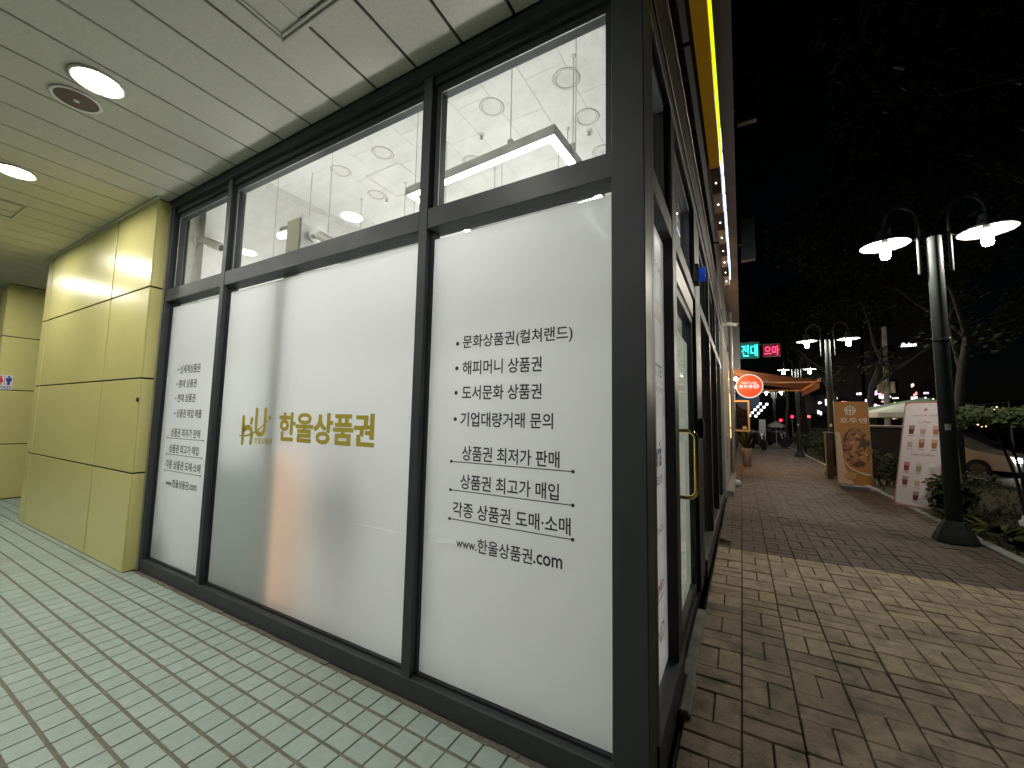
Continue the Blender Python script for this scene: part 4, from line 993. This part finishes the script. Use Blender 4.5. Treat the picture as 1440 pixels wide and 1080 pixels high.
# weeds at foot of wall
# white bag
t = thing('plastic_bag', (3.45, 8.3, 0), 'crumpled white plastic bag on the planting bed at the right edge', 'bag')
bm = bmesh.new(); bmesh.ops.create_icosphere(bm, subdivisions=3, radius=.19)
from mathutils import noise as mn
for v in bm.verts:
    f = 1 + .28 * mn.noise(v.co * 7) + .15 * mn.noise(v.co * 17); v.co = Vector((v.co.x * f + 3.46, v.co.y * f + 8.3, max(0.0, v.co.z * f * .95 + .15)))
b = MB(); b.add([v.co.copy() for v in bm.verts], [[v.index for v in f.verts] for f in bm.faces], False); bm.free()
b.build('bag_body', mat('bag_plastic', (.55, .55, .56), .35), t)
MB().tube([(3.44, 8.3, .28), (3.40, 8.27, .40), (3.47, 8.25, .36)], [.05, .03, .01], 8).build('knot', mat('bag_plastic2', (.5, .5, .51), .35), t)

# utility pole with a sign
t = thing('utility_pole', (4.75, 20, 0), 'slender concrete pole with a pale square sign among the trees', 'pole')
MB().tube([(4.70, 20, 0), (4.78, 20, 5.2)], [.10, .075], 14).build('pole', M['concrete'], t)
MB().bbox(4.50, 5.02, 20.12, 20.15, 2.70, 3.14, .006).build('sign_plate', mat('sign_buff', (.5, .42, .3), .6), t)
MB().bbox(4.56, 4.72, 20.105, 20.119, 2.76, 3.08, .003).bbox(4.82, 4.97, 20.105, 20.119, 2.76, 3.08, .003).build('sign_print', mat('sign_print', (.62, .55, .42), .6), t)

# market parasols and dark stall
def parasol(x, y, z, r, h, m_, label):
    t = thing('market_parasol', (x, y, 0), label, 'parasol', 'parasols over the street stalls')
    mb = MB(); n = 8; vs = [(x, y, z + h)] + [(x + r * math.cos(2 * math.pi * k / n), y + r * math.sin(2 * math.pi * k / n), z) for k in range(n)]
    mb.add(vs, [(0, 1 + k, 1 + (k + 1) % n) for k in range(n)])
    vs2 = [(x + r * math.cos(2 * math.pi * k / n), y + r * math.sin(2 * math.pi * k / n), z - dz) for dz in (0, .14) for k in range(n)]
    mb.add(vs2, [(k, (k + 1) % n, n + (k + 1) % n, n + k) for k in range(n)]); mb.build('canopy', m_, t)
    MB().tube([(x, y, 0), (x, y, z + h)], .025, 8).build('pole', M['grey_metal'], t); return t
gc_ = mat('parasol_green', (.16, .26, .19), .8); wc_ = mat('parasol_pale', (.42, .46, .42), .8)
parasol(4.9, 17.2, 2.05, 1.35, .32, gc_, 'green market parasol behind the lamp post'); parasol(4.15, 16.0, 1.85, 1.05, .30, wc_, 'pale market parasol behind the menu board')
parasol(1.85, 30, 1.42, .45, .25, wc_, 'small white parasol far down the pavement')
t = thing('market_stall', (4, 15.5, 0), 'dark covered street stall with a pale edge behind the menu board', 'stall')
dk = mat('stall_cover', (.03, .025, .025), .8, noise=(4, .3))
MB().bbox(3.05, 5.0, 14.9, 16.4, 0, 1.42, .05).build('body', dk, t); MB().bbox(3.0, 5.05, 14.85, 16.45, 1.425, 1.49, .02).build('top_edge', mat('stall_edge', (.4, .36, .36), .7), t)

# vehicles
def car(x, y, label, col, lit=True, grp='cars on the road'):
    """front faces -Y; built about the origin"""
    t = thing('parked_car', (0, 0, 0), label, 'car', grp); pm = mat('car_paint', col, .3, .2, coat=.5)
    prof = [(0, .30), (.02, .62), (.10, .78), (1.0, .95), (1.75, 1.42), (2.1, 1.50), (3.3, 1.48), (4.0, 1.05), (4.5, .95), (4.55, .5), (4.5, .30)]
    mb = MB(); Wd = .88; vs = []
    for s_, ins in ((-1, 1), (1, 1)):
        for (py, pz) in prof: vs.append((s_ * Wd * (1 if pz < 1.0 else .80), py, pz - .12))
    n = len(prof); mb.add(vs, [tuple(range(n - 1, -1, -1)), tuple(range(n, 2 * n))] + [(i, (i + 1) % n, n + (i + 1) % n, n + i) for i in range(n)]); mb.build('body', pm, t)
    gl = mat('car_glass', (.01, .012, .014), .08, coat=.5)
    MB().add([(-.70, 1.08, .87), (.70, 1.08, .87), (.66, 1.74, 1.275), (-.66, 1.74, 1.275)], [(0, 1, 2, 3)]).build('windscreen', gl, t)
    for s_ in (-1, 1):
        MB().add([(s_ * .885, 1.35, .86), (s_ * .885, 3.75, .86), (s_ * .715, 3.3, 1.32), (s_ * .715, 1.9, 1.32)], [(0, 1, 2, 3)]).build('side_window', gl, t)
        hl = MB().bbox(s_ * .66 - .17, s_ * .66 + .17, -.03, .03, .48, .62, .02).build('headlight', glow('headlight', (1, .97, .9), 60 if lit else .0) if lit else M['grey_metal'], t)
        for yy in (.85, 3.6):
            wv = MB(); wv.tube([(s_ * .72, yy, .20), (s_ * .90, yy, .20)], .32, 24); o_ = wv.build('wheel', mat('tyre', (.02, .02, .02), .8), t)
            MB().tube([(s_ * .901, yy, .20), (s_ * .908, yy, .20)], .19, 16).build('rim', mat('rim', (.12, .12, .12), .4, .5), o_)
        MB().bbox(s_ * .98 - .09, s_ * .98 + .09, 1.3, 1.4, .84, .98, .02).build('mirror', pm, t)
    MB().bbox(-.45, .45, -.02, .02, .30, .44, .01).build('grille', M['black'], t)
    t.location = (x, y, -.12); return t
c1 = car(8.2, 20.15, 'white car with a lit headlight beyond the planting bed', (.6, .58, .55)); c1.rotation_euler.z = math.radians(50)
c2 = car(9.6, 27, 'dark car farther along the road', (.05, .05, .06), False)
def motorbike(x, y, rz, label):
    t = thing('motorcycle', (0, 0, 0), label, 'motorcycle', 'motorcycles parked on the pavement')
    for yy in (-.62, .62):
        w_ = MB(); w_.tube([(-.05, yy, .30), (.05, yy, .30)], .30, 22).build('wheel', mat('tyre', (.02, .02, .02), .8), t)
    MB().tube([(0, -.62, .30), (0, -.40, .85), (0, -.34, 1.0)], .035, 8).build('fork', M['grey_metal'], t)
    MB().bbox(-.14, .14, -.35, .25, .28, .75, .06).build('engine', M['black'], t)
    MB().tube([(0, .70, .72), (0, .3, .82), (0, -.1, .80)], [.10, .13, .10], 10).build('seat', M['black'], t)
    MB().tube([(-.34, -.28, 1.02), (0, -.34, 1.0), (.34, -.28, 1.02)], .018, 8).build('handlebar', M['grey_metal'], t)
    MB().bbox(-.22, .22, .52, .92, .80, 1.12, .04).build('delivery_box', mat('box_paint', (.12, .12, .13), .5), t)
    MB().tube([(0, -.46, .86), (0, -.50, .86)], .08, 14).build('headlight', M['white_plastic'], t)
    t.location = (x, y, 0); t.rotation_euler.z = rz; return t
m1 = motorbike(.75, 27.5, .5, 'parked motorcycle nearest the building line')
copy_tree(m1, None, (1.75, 31, 0), 'parked motorcycle under the small white parasol', 1.2)
copy_tree(m1, None, (2.2, 34, 0), 'parked motorcycle left of the third lamp post', .9)
t = thing('notice_board', (1.05, 27, 0), 'pale upright notice board far down the pavement', 'sign')
MB().bbox(.87, 1.2, 27.6, 27.64, .83, 1.72, .006).build('panel', mat('notice', (.30, .30, .30), .6), t); MB().box(.89, .92, 27.645, 27.675, 0, 1.7).box(1.15, 1.18, 27.645, 27.675, 0, 1.7).build('leg', M['grey_metal'], t)

# LED panel lights in two slanting rows over a far front
for r_ in range(2):
    for k in range(5):
        t = thing('flood_light', (0.55 + r_ * .38 + k * .16, 26 + k * .2, 4.0), ('lowest', 'second lowest', 'middle', 'second highest', 'highest')[k] + ' square white flood light of the ' + ('upper left', 'lower right')[r_] + ' slanting row above the pavement', 'flood light', 'flood lights in the double row')
        xx, zz = .40 + r_ * .30 + k * .135, 1.92 - r_ * .02 + k * .165
        MB().bbox(xx - .06, xx + .06, 26.5, 26.56, zz - .055, zz + .055, .008).build('lens', glow('flood', (.9, .95, 1), 5), t)
        MB().tube([(xx, 26.57, zz), (xx, 26.62, zz + .08)], .012, 6).build('bracket', M['frame_dark'], t)
for (x, z) in ((3.51, 1.89), (4.49, 2.27)):
    t = thing('traffic_light', (x, 50, 0), 'red traffic light far down the street, ' + ('left of two' if x < 4 else 'right of two'), 'traffic light')
    MB().bbox(x - .14, x + .14, 50, 50.2, z - .3, z + .3, .02).build('housing', M['black'], t)
    MB().tube([(x, 49.99, z), (x, 49.96, z)], .14, 16).build('lens', glow('red_lens', (1, .02, .05), 5), t)
    MB().tube([(x, 50.1, -.1), (x, 50.1, z - .3)], .05, 8).build('pole', M['grey_metal'], t)

# dark buildings across the road, with lit shop signs
random.seed(31)
def block(x0, x1, y0, y1, H, label):
    t = thing('far_building', ((x0 + x1) / 2, (y0 + y1) / 2, 0), label, 'building')
    MB().box(x0, x1, y0, y1, -.16, H).build('wall', M['dark_wall'], t); wm = mat('dark_pane', (.02, .022, .025), .15)
    for k in range(int(H / 3)):
        for q in range(int((x1 - x0) / 2.5)):
            if q * 2.5 + 2 < x1 - x0: MB().box(x0 + .6 + q * 2.5, x0 + 2.1 + q * 2.5, y0 - .02, y0 + .02, 1.2 + k * 3, 2.5 + k * 3).build('window', wm, t)
    return t
block(5.0, 9.4, 46.5, 60, 12, 'dark building at the end of the street behind the neon signs')
block(9.6, 14, 46.2, 60, 15, 'dark building right of the neon signs at the street end')
block(20, 40, 30, 45, 13, 'dark building across the road behind the parasols')
block(19, 36, 8, 29, 12, 'dark building across the road at the right edge')
sg = [(7.5, 8.0, 2.2, 2.7, (.9, .95, 1), 3), (6.55, 6.8, 2.9, 3.9, (.75, .85, 1), 4), (5.95, 6.3, 2.25, 2.8, (.8, .85, 1), 3), (6.05, 6.2, 3.3, 3.6, (.8, .9, 1), 3),
      (8.05, 8.5, 3.2, 3.4, (1, .5, .35), 2.5), (8.1, 8.4, 2.1, 2.35, (1, .9, .8), 3), (9.3, 9.7, 3.5, 3.75, (.9, .85, 1), 3), (9.6, 10.3, 3.1, 3.3, (.95, .7, 1), 3.5), (9.95, 10.4, 4.0, 4.6, (.85, .45, 1), 3),
      (10.9, 11.4, 3.05, 3.2, (.95, 1, .3), 2.5), (11.15, 11.5, 3.35, 3.5, (.9, 1, .1), 3), (11.0, 11.3, 2.0, 2.9, (1, .75, .4), 2), (12.9, 13.3, 2.8, 3.9, (.85, .95, 1), 4.5), (12.6, 12.8, 1.9, 2.3, (.3, 1, .5), 1.5),
      (7.1, 7.3, 3.5, 3.7, (1, .45, .3), 2), (5.2, 5.45, 2.1, 2.35, (1, .2, .2), 2)]
random.seed(77)
for k in range(30):
    x_ = random.uniform(5.9, 13.4); z_ = random.gauss(3.1, .65); w_ = random.uniform(.1, .55)
    sg.append((x_, x_ + w_, z_, z_ + random.uniform(.08, .4), random.choice([(.9, .95, 1), (.8, .85, 1), (1, .85, .9), (.8, .45, 1), (1, .6, .35), (.95, .95, .6), (1, .3, .3)]), random.uniform(1.5, 4)))
ORD = 'first second third fourth fifth sixth seventh eighth ninth tenth eleventh twelfth thirteenth fourteenth fifteenth sixteenth seventeenth eighteenth nineteenth twentieth'.split(); seen_c = {}
sg.sort()
for i, (x0, x1, z0, z1, c_, s_) in enumerate(sg):
    cw = {(.3, 1, .5): 'green', (1, .3, .3): 'red', (1, .2, .2): 'red', (1, .45, .3): 'orange', (1, .5, .35): 'orange', (1, .6, .35): 'orange', (1, .75, .4): 'amber', (.95, .95, .6): 'pale yellow', (.95, 1, .3): 'yellow', (.9, 1, .1): 'yellow', (.8, .45, 1): 'violet', (.85, .45, 1): 'violet', (.95, .7, 1): 'pink', (1, .85, .9): 'pale pink', (1, .9, .8): 'cream', (.9, .85, 1): 'lilac', (.9, .95, 1): 'white'}.get(c_, 'bluish white'); seen_c[cw] = seen_c.get(cw, 0) + 1
    t = thing('shop_sign', ((x0 + x1) / 2, 45.2, z0), 'glowing %s shop sign at the street end, %s %s one from left' % (cw, ORD[seen_c[cw] - 1], cw), 'sign', 'glowing shop signs at the street end')
    gm = glow('far_sign', c_, s_); n = max(2, int((x1 - x0) / .13)); b = MB()
    for k in range(n):
        xa = x0 + (x1 - x0) * k / n; h_ = random.uniform(.5, 1); zb = z0 + (z1 - z0) * random.uniform(0, 1 - h_)
        b.box(xa, xa + (x1 - x0) / n * .75, 45.2, 45.25, zb, zb + (z1 - z0) * h_)
    b.build('letters', gm, t); MB().box(x0 - .05, x1 + .05, 45.26, 45.34, z0 - .05, z1 + .05).build('backing', M['black'], t)
    MB().box((x0 + x1) / 2 - .03, (x0 + x1) / 2 + .03, 45.345, 46.19, (z0 + z1) / 2 - .03, (z0 + z1) / 2 + .03).build('bracket', M['black'], t)
t = thing('roof_sign', (10.8, 40, 7.4), 'small pale script sign glowing high between the trees', 'sign')
text('Salon', 10.42, 11.3, 7.35, 7.65, lambda u, w: (u, 40, w), glow('script_glow', (1, .85, .9), 3), t, .03, shear=.3)
MB().box(10.4, 11.3, 40.02, 40.1, 7.3, 7.34).box(10.84, 10.9, 40.02, 46.3, 7.2, 7.29).build('frame', M['frame_dark'], t)
# warm stall lights glimpsed through the shrub
t = thing('string_lights', (7, 20, 2.3), 'warm string lights glimpsed through the small tree', 'lights')
b = MB()
for k in range(26):
    x, z = 6.75 + random.uniform(0, .9), 1.5 + random.uniform(0, .75)
    b.lathe([(0, z - .022), (.022, z), (0, z + .022)], (x + .1, 20.2, 0), 6)
b.build('bulbs', glow('string_bulb', (1, .55, .28), 7), t)
MB().tube([(6.6, 20.2, 2.35), (7.2, 20.2, 2.28), (7.9, 20.2, 2.36)], .012, 6).tube([(6.6, 20.2, -.1), (6.6, 20.2, 2.4)], .03, 8).tube([(7.9, 20.2, -.1), (7.9, 20.2, 2.4)], .03, 8).build('cable', M['frame_dark'], t)
